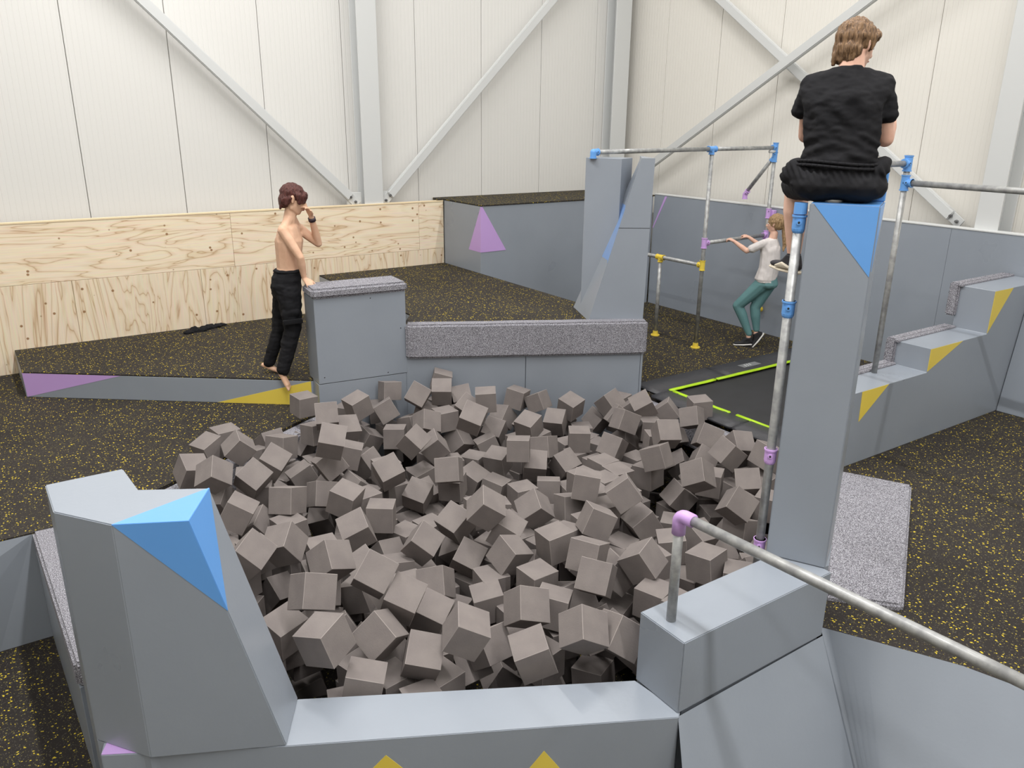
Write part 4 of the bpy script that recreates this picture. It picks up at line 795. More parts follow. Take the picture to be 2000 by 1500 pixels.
REST = [(2.209,5.969,-0.08,-0.222,0.04,0.863,-0.453,0.165),
(2.706,4.157,-0.194,0.015,-0.81,-0.581,0.072,0.168),
(4.021,3.127,-0.082,-0.236,0.919,0.168,0.268,0.17),
(3.369,5.532,-0.014,0.199,-0.626,-0.733,0.175,0.168),
(3.677,4.168,-0.513,0.179,-0.608,-0.767,0.098,0.168),
(4.534,4.811,-0.028,-0.34,-0.102,0.33,0.875,0.168),
(2.677,2.526,-0.376,0.706,-0.032,0.706,0.032,0.168),
(2.894,2.536,-0.361,0.707,0.645,0.29,-0.015,0.168),
(3.204,2.531,-0.376,0.43,0.43,-0.561,-0.561,0.168),
(3.39,2.486,-0.376,0,-0.749,-0.663,-0,0.168),
(3.588,2.479,-0.376,0.545,0.45,0.545,-0.45,0.168),
(2.672,2.74,-0.375,0.447,0.537,0.46,-0.548,0.168),
(2.931,2.817,-0.376,0.469,-0.529,-0.469,-0.529,0.168),
(3.168,2.804,-0.376,0.402,-0.582,-0.402,-0.582,0.168),
(3.361,2.701,-0.358,0.745,-0.189,0.249,0.59,0.168),
(3.651,2.754,-0.376,0.576,0,-0,0.818,0.168),
(3.852,2.754,-0.376,0.058,-0.705,0.058,0.705,0.168),
(4.049,2.718,-0.376,0.693,-0.143,0.692,0.143,0.168),
(1.532,3.004,-0.376,0,0.762,0.647,0,0.168),
(1.758,3.107,-0.374,0.462,0.444,-0.532,-0.554,0.168),
(2.238,3.123,-0.376,0.491,0.491,0.509,0.509,0.168),
(2.406,3.013,-0.376,0.343,0.618,0.343,-0.618,0.168),
(2.942,3.019,-0.376,0.531,-0.467,-0.531,-0.467,0.168),
(3.164,3.006,-0.376,0.705,-0.705,-0.051,0.051,0.168),
(3.394,3.036,-0.367,0.614,-0.784,-0.073,0.057,0.168),
(3.609,3.117,-0.361,0.35,0.592,0.39,0.612,0.168),
(3.827,3.086,-0.361,0.572,0.191,-0.139,0.786,0.168),
(4.098,3.01,-0.376,0.315,-0.633,0.315,0.633,0.168),
(4.375,2.978,-0.358,0.442,-0.182,-0.335,0.812,0.168),
(1.247,3.174,-0.374,0.776,0.022,-0.018,-0.63,0.168),
(1.548,3.243,-0.376,0.603,0.603,0.369,0.369,0.168),
(1.757,3.29,-0.376,0,0.703,0.712,-0,0.168),
(1.938,3.292,-0.376,0.648,-0,-0,0.761,0.168),
(2.207,3.307,-0.371,0.748,0.052,0.659,-0.059,0.168),
(2.498,3.322,-0.358,0.37,-0.821,0.396,-0.179,0.168),
(2.713,3.254,-0.371,0.619,0.374,-0.543,0.427,0.168),
(2.918,3.201,-0.376,0.074,0.074,-0.703,-0.703,0.168),
(3.155,3.294,-0.376,0.038,0.706,0.037,-0.706,0.168),
(3.419,3.39,-0.376,0.08,0,-0,-0.997,0.168),
(3.626,3.315,-0.376,0.484,-0.515,0.484,0.515,0.168),
(3.835,3.292,-0.354,0.82,-0.56,-0.107,-0.051,0.168),
(4.08,3.231,-0.365,0.625,-0.469,0.374,-0.499,0.168),
(4.292,3.242,-0.376,0.479,0.52,-0.479,0.52,0.168),
(0.805,3.388,-0.376,0.423,0.566,-0.423,0.566,0.168),
(1.564,3.468,-0.376,0.212,0.674,0.212,-0.674,0.168),
(1.79,3.47,-0.376,0.705,0.056,-0.705,0.056,0.168),
(2.245,3.489,-0.371,0.66,0.023,-0.75,0.02,0.168),
(2.492,3.541,-0.366,0.453,0.591,-0.53,-0.406,0.168),
(2.683,3.53,-0.376,0.039,0,-0,-0.999,0.168),
(2.927,3.386,-0.376,0.703,0.076,-0.703,0.076,0.168),
(3.123,3.493,-0.376,0.489,0.49,-0.51,-0.51,0.168),
(3.381,3.554,-0.376,0.537,0.46,0.537,-0.46,0.168),
(3.593,3.486,-0.376,0.532,0.466,0.532,-0.466,0.168),
(3.798,3.484,-0.376,0.491,-0.509,0.491,0.509,0.168),
(4.534,3.433,-0.364,0.399,-0.426,0.564,0.584,0.168),
(0.557,3.71,-0.365,0.621,-0.499,-0.501,0.339,0.168),
(0.842,3.634,-0.376,0.434,0.558,0.434,-0.558,0.168),
(1.265,3.773,-0.376,0.503,0.497,-0.503,0.497,0.168),
(1.583,3.68,-0.376,0.699,0.699,-0.107,-0.107,0.168),
(1.809,3.647,-0.376,0.729,-0,-0,-0.685,0.168),
(2.017,3.711,-0.376,0.707,0.008,0.707,-0.008,0.168),
(2.39,3.746,-0.376,0.442,-0.552,0.442,0.552,0.168),
(2.652,3.71,-0.376,0.091,-0.701,-0.091,-0.701,0.168),
(2.908,3.594,-0.359,0.193,0.619,0.019,-0.762,0.168),
(3.157,3.75,-0.376,0.488,0.512,0.488,-0.512,0.168),
(3.361,3.721,-0.376,0,0.652,0.758,-0,0.168),
(3.55,3.671,-0.365,0.597,-0.8,-0.053,0.04,0.168),
(4.565,3.636,-0.364,0.383,-0.61,-0.542,-0.432,0.168),
(0.629,3.974,-0.374,0.625,-0.366,0.605,0.331,0.168),
(0.833,3.946,-0.376,0.013,0.013,0.707,0.707,0.168),
(1.364,3.993,-0.376,0.352,-0.352,0.613,-0.613,0.168),
(1.54,3.894,-0.363,0.528,0.434,0.362,-0.634,0.168),
(1.712,3.839,-0.364,0.752,-0.129,-0.647,-0.02,0.168),
(2.458,3.953,-0.376,0.853,0,-0,0.521,0.168),
(2.645,3.918,-0.376,0.219,0.672,-0.219,0.672,0.168),
(2.921,3.89,-0.358,0.098,-0.234,-0.893,0.372,0.168),
(3.175,3.95,-0.376,0.556,0.437,-0.556,0.437,0.168),
(3.354,3.959,-0.376,0.995,-0,0,-0.104,0.168),
(3.797,3.921,-0.376,0.721,-0,-0,0.693,0.168),
(4.311,3.89,-0.376,0.449,-0.449,0.546,-0.546,0.168),
(4.515,3.915,-0.365,0.418,0.42,0.569,-0.57,0.168),
(0.634,4.177,-0.376,0.633,-0.316,0.633,0.316,0.168),
(0.859,4.119,-0.376,0.707,0.707,0.011,0.011,0.168),
(1.53,4.189,-0.376,0.455,-0.455,0.541,-0.541,0.168),
(1.763,4.172,-0.358,0.698,0.394,-0.587,-0.116,0.168),
(1.989,4.151,-0.376,0.704,0.704,0.07,0.07,0.168),
(2.464,4.205,-0.376,0.017,0.017,0.707,0.707,0.168),
(2.685,4.168,-0.376,0.503,-0.497,0.503,0.497,0.168),
(2.933,4.212,-0.376,0.997,-0,0,-0.081,0.168),
(3.135,4.216,-0.376,0,0.69,0.724,0,0.168),
(3.371,4.167,-0.376,0.486,0.513,0.486,-0.513,0.168),
(3.822,4.149,-0.376,0.272,0.653,0.272,-0.653,0.168),
(4.058,4.195,-0.376,0.489,0.511,-0.489,0.511,0.168),
(0.577,4.387,-0.376,0,0.648,0.761,0,0.168),
(0.856,4.317,-0.376,0.105,-0.699,-0.105,-0.699,0.168),
(1.727,4.416,-0.376,0.607,-0.363,0.607,0.363,0.168),
(1.985,4.388,-0.376,0.523,-0.475,-0.523,-0.475,0.168),
(2.258,4.405,-0.376,0.557,0.435,0.557,-0.435,0.168),
(2.455,4.382,-0.376,0.023,-0.707,-0.023,-0.707,0.168),
(2.708,4.423,-0.376,0.266,0.655,-0.266,0.655,0.168),
(2.943,4.394,-0.376,0.577,-0.409,0.577,0.409,0.168),
(3.138,4.429,-0.376,0.706,0.035,-0.706,0.035,0.168),
(3.395,4.406,-0.376,0.057,0.057,-0.705,-0.705,0.168),
(3.585,4.386,-0.376,0.438,0.555,-0.438,0.555,0.168),
(3.798,4.37,-0.376,0.611,0.356,0.611,-0.356,0.168),
(4.107,4.383,-0.376,0.7,-0.103,0.7,0.103,0.168),
(4.321,4.442,-0.373,0.501,0.46,0.537,-0.499,0.168),
(0.555,4.587,-0.376,0,-0.891,0.455,-0,0.168),
(0.821,4.566,-0.376,0.307,-0.637,-0.307,-0.637,0.168),
(1.051,4.583,-0.375,0.706,0.019,-0.707,0.032,0.168),
(1.573,4.601,-0.376,0.7,0.098,0.7,-0.098,0.168),
(1.82,4.585,-0.376,0.526,0.473,-0.526,0.473,0.168),
(2.015,4.573,-0.376,0.704,-0.066,0.704,0.066,0.168),
(2.75,4.643,-0.376,0,0.088,0.996,-0,0.168),
(2.937,4.588,-0.376,0.702,-0.083,-0.702,-0.083,0.168),
(3.163,4.613,-0.376,0.701,0.701,0.094,0.094,0.168),
(3.384,4.626,-0.376,0.2,-0.2,-0.678,0.678,0.168),
(3.783,4.6,-0.376,0.514,0.514,0.486,0.486,0.168),
(4.025,4.632,-0.376,0.445,0.55,0.445,-0.55,0.168),
(4.523,4.644,-0.376,0.266,0.655,-0.266,0.655,0.168),
(0.595,4.785,-0.376,0.103,-0.002,-0,0.995,0.168),
(0.805,4.876,-0.368,0.749,0.064,-0.073,0.655,0.168),
(1.012,4.793,-0.376,0.7,0.098,0.7,-0.098,0.168),
(1.258,4.811,-0.376,0.645,-0.289,0.645,0.289,0.168),
(1.508,4.815,-0.376,0.553,-0.553,-0.44,0.44,0.168),
(2.001,4.831,-0.376,0.483,-0.517,0.483,0.517,0.168),
(2.232,4.812,-0.376,0.182,-0.683,-0.182,-0.683,0.168),
(2.694,4.845,-0.376,0.489,-0.511,-0.489,-0.511,0.168),
(2.916,4.84,-0.376,0.019,-0.707,-0.019,-0.707,0.168),
(3.175,4.816,-0.376,0.561,0.561,0.43,0.43,0.168),
(3.377,4.845,-0.376,0.545,-0.545,0.451,-0.451,0.168),
(3.602,4.825,-0.376,0.444,-0,-0,0.896,0.168),
(3.83,4.789,-0.376,0.797,-0,-0,0.604,0.168),
(4.041,4.835,-0.376,0.07,0.07,0.704,0.704,0.168),
(4.309,4.828,-0.376,0.705,0.053,0.705,-0.053,0.168),
(4.56,4.898,-0.376,0.287,0.286,0.646,0.647,0.168),
(0.863,5.139,-0.361,0.317,-0.707,0.002,0.632,0.168),
(1.136,5.075,-0.376,0,0.951,0.31,-0,0.168),
(1.344,5.031,-0.376,0.705,0.054,0.705,-0.054,0.168),
(1.548,5.033,-0.376,0.272,0.653,-0.272,0.653,0.168),
(1.994,5.045,-0.376,0.117,0.697,0.117,-0.697,0.168),
(2.184,5.007,-0.376,0.41,-0.576,0.41,0.576,0.168),
(2.43,5.09,-0.376,0.02,0.001,0,1,0.168),
(2.692,5.047,-0.376,0.997,-0,0,-0.083,0.168),
(2.92,5.081,-0.376,0.503,-0.497,-0.503,-0.497,0.168),
(3.151,5.118,-0.376,0.062,0.062,-0.704,-0.704,0.168),
(3.373,5.082,-0.376,0.475,0.524,0.475,-0.524,0.168),
(3.577,5.045,-0.376,0,-1,-0.002,-0,0.168),
(3.832,5.096,-0.376,0.563,-0.428,0.563,0.428,0.168),
(4.11,5.001,-0.376,0.999,-0,0,-0.048,0.168),
(4.295,5.042,-0.376,0.09,0.701,-0.09,0.701,0.168),
(1.082,5.294,-0.359,0.218,0.431,-0.561,0.673,0.168),
(1.302,5.274,-0.376,0.578,-0.578,0.408,-0.408,0.168),
(1.548,5.278,-0.376,0.705,0.055,0.705,-0.055,0.168),
(1.805,5.319,-0.376,0.609,0.359,0.609,-0.359,0.168),
(2.02,5.353,-0.376,0.697,-0.117,0.697,0.117,0.168),
(2.232,5.259,-0.376,0.546,-0.449,-0.546,-0.449,0.168),
(2.447,5.317,-0.376,0.166,0.166,-0.687,-0.687,0.168),
(2.67,5.261,-0.376,0,-0.13,-0.992,0,0.168),
(2.916,5.284,-0.376,0.388,0,0,-0.922,0.168),
(3.118,5.298,-0.376,0.702,0.082,-0.702,0.083,0.168),
(3.338,5.317,-0.376,0,0.625,0.78,0,0.168),
(3.554,5.309,-0.376,0.6,-0,-0,0.8,0.168),
(3.744,5.384,-0.376,0.614,0.351,-0.614,0.351,0.168),
(4.044,5.313,-0.358,0.579,0.654,0.291,-0.389,0.168),
(1.457,5.472,-0.368,0.462,-0.556,0.437,-0.535,0.168),
(1.745,5.502,-0.376,0.272,0.653,-0.272,0.653,0.168),
(1.941,5.539,-0.376,0.09,0.701,0.09,-0.701,0.168),
(2.2,5.445,-0.365,0.985,-0.14,-0.02,0.096,0.168),
(2.53,5.513,-0.362,0.248,-0.5,-0.5,-0.662,0.168),
(3.106,5.532,-0.374,0.415,0.55,0.444,-0.572,0.168),
(3.37,5.53,-0.376,0.545,-0.451,-0.545,-0.451,0.168),
(3.604,5.557,-0.376,0.53,-0.468,-0.53,-0.468,0.168),
(2.005,5.78,-0.376,0.66,-0.254,0.66,0.254,0.168),
(2.227,5.755,-0.376,0.594,0.385,-0.593,0.385,0.168),
(2.437,5.731,-0.367,0.479,-0.502,0.597,0.403,0.168),
(3.3,5.788,-0.36,0.433,0.757,0.424,0.243,0.168),
(2.19,5.966,-0.376,0.612,0.347,-0.616,0.354,0.168),
(2.491,6.053,-0.376,0.447,-0.447,0.548,-0.548,0.168),
(2.706,2.509,-0.208,0.159,-0.689,-0.158,-0.689,0.168),
(2.994,2.622,-0.235,0.098,-0.829,-0.163,-0.525,0.168),
(3.644,2.453,-0.208,0.701,0.097,-0.7,0.097,0.168),
(2.488,2.833,-0.255,0.443,-0.889,-0.071,0.092,0.168),
(2.939,2.818,-0.208,0.047,-0.047,0.706,-0.706,0.168),
(3.433,2.867,-0.282,0.949,-0.298,0.094,0.051,0.168),
(3.621,2.658,-0.208,0.221,-0.672,0.221,0.672,0.168),
(3.994,2.732,-0.208,0.69,0.154,-0.691,0.154,0.168),
(1.566,2.998,-0.208,0.032,-0,-0,1,0.168),
(2.549,3.133,-0.252,0.595,0.076,0.653,-0.462,0.168),
(2.989,3.018,-0.208,0.705,0.06,-0.705,0.06,0.168),
(3.169,3,-0.208,0.089,0.701,0.089,-0.702,0.168),
(3.313,3.147,-0.224,0.312,-0.652,0.437,0.535,0.168),
(4.211,2.855,-0.31,0.064,0.864,0.232,-0.443,0.168),
(2.4,3.239,-0.25,0.845,-0.329,0.135,-0.399,0.168),
(2.933,3.204,-0.208,0.69,0.153,-0.691,0.153,0.168),
(4.262,3.263,-0.208,0.673,0.218,0.673,-0.218,0.168),
(1.38,3.36,-0.276,0.16,0.617,-0.721,-0.273,0.168),
(1.598,3.433,-0.208,0,0.997,-0.084,0,0.168),
(2.391,3.562,-0.218,0.983,-0.003,-0.131,0.128,0.168),
(2.898,3.423,-0.208,0.535,0.463,0.535,-0.463,0.168),
(3.119,3.505,-0.208,0.695,-0.129,0.695,0.129,0.168),
(4.702,3.473,-0.244,0.114,0.116,-0.692,0.703,0.168),
(1.084,3.817,-0.376,0.021,-0.707,-0.021,-0.707,0.168),
(1.337,3.788,-0.208,0.733,0,0,0.68,0.168),
(1.756,3.632,-0.208,0.045,0.045,0.706,0.706,0.168),
(2.993,3.711,-0.229,0.613,0.453,-0.396,0.513,0.168),
(3.203,3.715,-0.208,0.508,0.492,-0.508,0.491,0.168),
(3.377,3.723,-0.208,0.488,-0.512,-0.488,-0.512,0.168),
(3.586,3.787,-0.223,0.489,-0.491,-0.632,-0.346,0.168),
(4.5,3.752,-0.224,0.108,0.714,0.679,-0.13,0.168),
(0.726,3.785,-0.247,0.219,-0.472,-0.79,-0.324,0.168),
(1.564,4,-0.225,0.195,-0.703,-0.406,-0.55,0.168),
(2.662,3.937,-0.208,0.464,0.534,-0.464,0.534,0.168),
(3.004,4.018,-0.272,0.355,0.916,-0.114,-0.146,0.168),
(3.179,3.886,-0.208,0.707,-0.004,-0.707,-0.004,0.168),
(3.358,3.928,-0.208,0.072,0.703,0.072,-0.704,0.168),
(3.542,3.983,-0.208,0.152,-0.152,0.691,-0.691,0.168),
(4.657,3.946,-0.233,0.104,0.716,-0.682,-0.11,0.168),
(0.54,4.203,-0.208,0.587,0.419,0.551,-0.42,0.168),
(0.82,4.149,-0.208,0.109,-0.699,-0.109,-0.699,0.168),
(1.601,4.245,-0.208,0.684,0.18,0.684,-0.18,0.168),
(2.43,4.174,-0.208,0,-0.999,-0.049,0,0.168),
(3.632,4.17,-0.208,0.441,0.553,0.441,-0.553,0.168),
(3.844,4.155,-0.208,0.391,0.589,-0.391,0.589,0.168),
(4.361,4.258,-0.269,0.241,0.638,0.325,0.655,0.168),
(0.834,4.341,-0.208,0.52,-0.479,-0.52,-0.479,0.168),
(1.092,4.419,-0.208,0.517,0.482,0.517,-0.482,0.168),
(1.714,4.384,-0.208,0.37,-0.602,-0.371,-0.602,0.168),
(1.929,4.379,-0.208,0,0.996,0.094,0,0.168),
(3.789,4.363,-0.208,0.515,-0.485,-0.515,-0.485,0.168),
(0.785,4.564,-0.208,0.585,-0.397,0.585,0.397,0.168),
(0.986,4.622,-0.208,0.002,0.128,0.992,-0.009,0.168),
(1.382,4.625,-0.208,0.505,0.494,-0.506,0.494,0.168),
(1.821,4.554,-0.208,0.012,-0.707,0.012,0.707,0.168),
(2.006,4.565,-0.208,0.451,-0.545,0.451,0.545,0.168),
(3.764,4.575,-0.208,0.496,0.496,0.504,0.504,0.168),
(0.798,4.781,-0.216,0.716,0.018,0.688,0.117,0.168),
(1.268,4.799,-0.208,0.554,-0.439,-0.554,-0.439,0.168),
(1.445,4.843,-0.208,0.413,0.413,0.574,0.574,0.168),
(2.044,4.835,-0.208,0,0.459,0.888,0,0.168),
(3.56,4.867,-0.208,0,0.6,0.8,0,0.168),
(4.023,4.795,-0.208,0.101,0.7,0.101,-0.7,0.168),
(0.58,4.976,-0.283,0.319,-0.933,0.122,-0.109,0.168),
(0.812,5.02,-0.237,0.086,0.081,0.97,0.212,0.168),
(1.149,5.113,-0.208,0.644,-0.644,0.292,-0.292,0.168),
(1.337,5.008,-0.208,0,-1,0.011,0,0.168),
(1.516,5.079,-0.208,0.476,-0.523,-0.476,-0.523,0.168),
(1.993,5.027,-0.208,0.421,0.421,0.568,0.568,0.168),
(3.538,5.086,-0.208,0.027,-0.707,-0.027,-0.707,0.168),
(1.297,5.249,-0.208,0.025,-0.025,0.707,-0.707,0.168),
(1.493,5.267,-0.208,0.703,-0.703,-0.073,0.073,0.168),
(2.876,5.323,-0.208,0.696,-0.128,-0.695,-0.128,0.168),
(3.87,5.272,-0.265,0.029,-0.931,0.224,-0.286,0.168),
(4.239,5.287,-0.356,0.118,0.266,0.623,-0.726,0.168),
(1.484,5.607,-0.223,0.377,-0.032,-0.09,-0.921,0.168),
(1.766,5.48,-0.208,0.688,-0.688,-0.164,0.164,0.168),
(2.143,5.554,-0.225,0.538,0.494,0.358,-0.582,0.168),
(2.357,5.544,-0.255,0.524,-0.644,0.426,0.36,0.168),
(2.852,5.617,-0.227,0.599,0.432,0.386,-0.553,0.168),
(1.637,5.696,-0.374,0.677,-0.653,0.235,-0.244,0.168),
(2.182,5.739,-0.208,0.069,-0.069,-0.704,0.704,0.168),
(3.121,5.889,-0.358,0.909,0.089,0.315,-0.257,0.168),
(2.496,6.066,-0.208,0.704,0.704,0.067,0.067,0.168),
(3.259,2.554,-0.208,0.654,0.269,0.654,-0.269,0.168),
(4.184,2.787,-0.142,0.504,-0.17,-0.657,-0.535,0.168),
(2.32,3.024,-0.208,0.121,0.697,-0.121,0.697,0.168),
(2.684,3.167,-0.091,0.549,-0.735,-0.175,-0.357,0.168),
(4.571,3.049,-0.376,0.201,0.678,0.2,-0.678,0.168),
(2.502,3.374,-0.166,0.486,-0.112,0.839,-0.218,0.168),
(2.913,3.402,-0.04,0.029,-0.707,0.029,0.707,0.168),
(4.712,3.5,-0.057,0.69,-0.004,0.724,-0.006,0.168),
(1.343,3.845,-0.04,0.555,0.438,-0.555,0.438,0.168),
(2.818,3.755,-0.213,0.027,0.037,0.138,0.989,0.168),
(3.202,3.697,-0.04,0.453,-0.543,-0.453,-0.543,0.168),
(2.466,3.969,-0.04,0.015,0.015,0.707,0.707,0.168),
(4.7,3.987,-0.071,0.592,-0,0.806,0.001,0.168),
(4.706,4.572,-0.178,0.998,-0.059,0.021,0.012,0.168),
(1.85,4.959,-0.079,0.913,0.103,-0.394,0.036,0.168),
(3.73,5.058,-0.207,0.071,0.071,0.683,-0.723,0.168),
(1.333,5.241,-0.04,0.698,0.112,0.698,-0.112,0.168),
(3.754,5.261,-0.138,0.64,-0.713,-0.232,-0.168,0.168),
(4.12,5.243,-0.178,0.448,0.666,0.503,0.32,0.168),
(1.694,5.673,-0.206,0.018,-0.816,0.579,-0.001,0.168),
(3.188,5.571,-0.041,0.025,-0.01,-0.702,-0.712,0.168),
(1.786,5.806,-0.37,0.325,-0.229,0.669,-0.628,0.168),
(4.37,3.099,-0.175,0.706,0.601,0.372,-0.04,0.168),
(4.531,3.489,-0.174,0.045,0.043,-0.728,0.683,0.168),
(2.312,5.07,-0.176,0.098,-0.7,-0.098,-0.7,0.168),
(2.002,5.35,-0.176,0.502,-0.498,-0.502,-0.497,0.168),
(4.178,3.661,-0.13,0.506,0.691,-0.474,0.207,0.168),
(3.975,2.915,-0.378,0.315,-0.633,0.315,0.633,0.168),
(3.334,4.103,-0.21,0.702,-0.081,-0.702,-0.081,0.168),
(1.362,5.512,-0.225,0.377,-0.032,-0.09,-0.921,0.168),
(1.42,4.71,-0.042,0.705,0.705,-0.053,-0.053,0.168),
(4.516,4.439,-0.393,0.505,0.505,-0.495,-0.495,0.168),
(4.241,4.641,-0.393,0.07,0.07,0.704,0.704,0.168),
(4.564,4.81,-0.225,0.058,0.058,-0.705,-0.705,0.168),
(2.263,5.753,-0.058,0.502,-0.496,-0.507,-0.495,0.168),
(4.153,3.788,-0.359,0.706,0.028,-0.707,0.038,0.168),
(3.351,3.576,-0.025,0.476,0.507,0.528,-0.487,0.168),
(2.253,2.548,-0.035,0.66,0.204,-0.426,0.584,0.168),
(3.209,5.839,-0.026,0.071,-0.828,0.556,0.005,0.168),
(3.402,5.749,-0.183,0.593,-0.416,-0.559,-0.404,0.168),
(2.42,6.05,-0.008,0.317,-0.341,-0.636,0.615,0.168),
(1.101,5.334,-0.173,0.644,-0.644,0.292,-0.292,0.168),
(2.75,5.173,-0.206,0.554,-0.44,-0.553,-0.439,0.168),
(4.619,5.034,-0.206,0.058,0.058,-0.705,-0.705,0.168),
(3.451,5.537,-0.209,0.593,-0.416,-0.559,-0.404,0.168),
(2.942,5.814,-0.207,0.994,-0.014,0.004,-0.109,0.168),
(4.626,5.061,-0.038,0.4,-0.583,0.4,0.583,0.168),
(4.667,3.729,-0.123,0.045,0.043,-0.728,0.683,0.168),
(3.7,3.726,-0.408,0.532,0.466,0.532,-0.466,0.168),
(3.44,3.226,-0.407,0.532,0.466,0.532,-0.466,0.168),
(1.384,4.081,-0.219,0.466,0.466,-0.532,-0.532,0.168),
(3.869,5.49,-0.348,0.614,0.351,-0.614,0.351,0.168),
(2.796,4.941,-0.18,0.703,0.075,0.703,-0.075,0.168),
(2.536,4.919,-0.396,0,0.088,0.996,-0,0.168)]
SPECIAL = {73: 'lone foam cube resting behind the near left grey fin', 182: 'foam cube lying on the trampoline pad, clear of the heap', 250: 'foam cube tilted highest against the low wall at the back', 118: 'upright foam cube beside the yellow triangle and the box corner', 216: 'topmost foam cube at the left rim, farthest out on the rubber', 117: 'foam cube in front of the topmost one at the left rim'}
FOAME = newmat('foam_cut_edge', srgb(158, 150, 146), 0.9, spec=0.1)[0]
def cube_bm(s, seed=0):
    bm = bmesh.new(); bmesh.ops.create_cube(bm, size=s)
    big = bmesh.ops.bevel(bm, geom=bm.edges[:], offset=0.0017, segments=1, affect='EDGES')
    for f in big['faces']: f.material_index = 1
    rnd = random.Random(seed)
    for v in bm.verts: v.co *= 1+0.008*(rnd.random()-0.5)
    return bm
protos = []
for k in range(6):
    me = bpy.data.meshes.new('foam_cube'); b_ = cube_bm(1.0*0.168, k)
    b_.to_mesh(me); b_.free(); me.materials.append(FOAM); me.materials.append(FOAME); protos.append(me)
for i, (x, y, z, qw, qx, qy, qz, s_) in enumerate(FOAMS):
    o = bpy.data.objects.new('foam_cube', protos[i % 6]); COL.objects.link(o)
    o.rotation_mode = 'QUATERNION'; o.location = (x, y, z); o.rotation_quaternion = (qw, qx, qy, qz); o.scale = (s_/0.168,)*3
    zx = sorted(abs((o.rotation_quaternion @ Vector(a_)).z) for a_ in ((1, 0, 0), (0, 1, 0), (0, 0, 1)))
    how = 'lying level' if zx[2] > 0.95 else ('balanced on an edge' if zx[0] < 0.22 else 'standing on a corner')
    dist = x*0.5628+y*0.8266; lat = x*0.8266-y*0.5628
    band = ['nearest', 'near', 'middle', 'far', 'farthest'][sum(dist > q_ for q_ in (3.0, 3.6, 4.3, 5.2))]  # BANDS
    side = ['at the left', 'left of centre', 'right of centre', 'at the right'][sum(lat > q_ for q_ in (-1.3, -0.45, 0.45) )]
    tag(o, SPECIAL.get(i, 'foam cube %s in the %s part of the pit, %s' % (how, band, side)), 'foam cube', 'foam cubes heaped in the pit')
bm = bmesh.new()
for x, y, z, qw, qx, qy, qz, s_ in REST:
    c_ = cube_bm(s_); c_.transform(Matrix.Translation((x, y, z)) @ Quaternion((qw, qx, qy, qz)).to_matrix().to_4x4()); join_bm(bm, c_)
o = link('foam_cubes', bm, FOAM); o.data.materials.append(FOAME); tag(o, 'deeper brown-grey foam cubes mostly hidden under the top of the heap', 'foam cubes', kind='stuff')

# ------------------------------------------------------------------ people
SKIN = mottled('skin', srgb(222, 182, 162), srgb(212, 168, 148), 14, 0.5, 0.15, 60, spec=0.35)
SKINL = mottled('skin_warm', srgb(224, 184, 156), srgb(212, 170, 142), 12, 0.5, 0.15, 60, spec=0.35)
def hairmat(name, a_, b_, sc=(90, 90, 12)):
    m, nt, b = newmat(name, a_, 0.5, spec=0.4); v = coords(nt, sc)
    n = N(nt, 'ShaderNodeTexNoise'); n.inputs['Scale'].default_value = 1.6; n.inputs['Detail'].default_value = 4; L(nt, v, n.inputs[0])
    r = ramp(nt, [(0.35, a_), (0.62, b_)]); L(nt, n.outputs[0], r.inputs[0]); L(nt, r.outputs[0], b.inputs['Base Color']); bump(nt, b, n.outputs[0], 0.9, 0.01); return m
HAIRBR = hairmat('brown_hair', srgb(84, 62, 44), srgb(138, 108, 78)); HAIRRED = hairmat('dark_red_hair', srgb(58, 30, 28), srgb(98, 54, 48)); HAIRBL = hairmat('dark_blond_hair', srgb(122, 96, 66), srgb(176, 146, 108))
EYE = newmat('eye_white', srgb(225, 222, 218), 0.3)[0]; IRIS = newmat('iris', srgb(60, 48, 40), 0.3)[0]; LIP = newmat('lips', srgb(184, 118, 106), 0.5)[0]
_ICO = {}
def ico(sub=2):
    if sub not in _ICO:
        b_ = bmesh.new(); bmesh.ops.create_icosphere(b_, subdivisions=sub, radius=1.0); _ICO[sub] = [v.co.copy() for v in b_.verts]; b_.free()
    return _ICO[sub]
def hull_bm(bm, balls, sub=2):
    """balls: (centre, radius or (rx,ry,rz)[, rotation matrix]) wrapped in one convex skin"""
    vs = []
    for bl in balls:
        c_, r_ = Vector(bl[0]), bl[1]; r_ = (r_, r_, r_) if not isinstance(r_, (tuple, list)) else r_
        for p_ in ico(sub):
            q_ = Vector((p_.x*r_[0], p_.y*r_[1], p_.z*r_[2]))
            if len(bl) > 2: q_ = bl[2] @ q_
            vs.append(bm.verts.new(c_+q_))
    out = bmesh.ops.convex_hull(bm, input=vs)
    dead = [g for g in out['geom_interior'] if isinstance(g, bmesh.types.BMVert)]
    dead += [g for g in out['geom_unused'] if isinstance(g, bmesh.types.BMVert)]
    bmesh.ops.delete(bm, geom=list(set(dead)), context='VERTS')
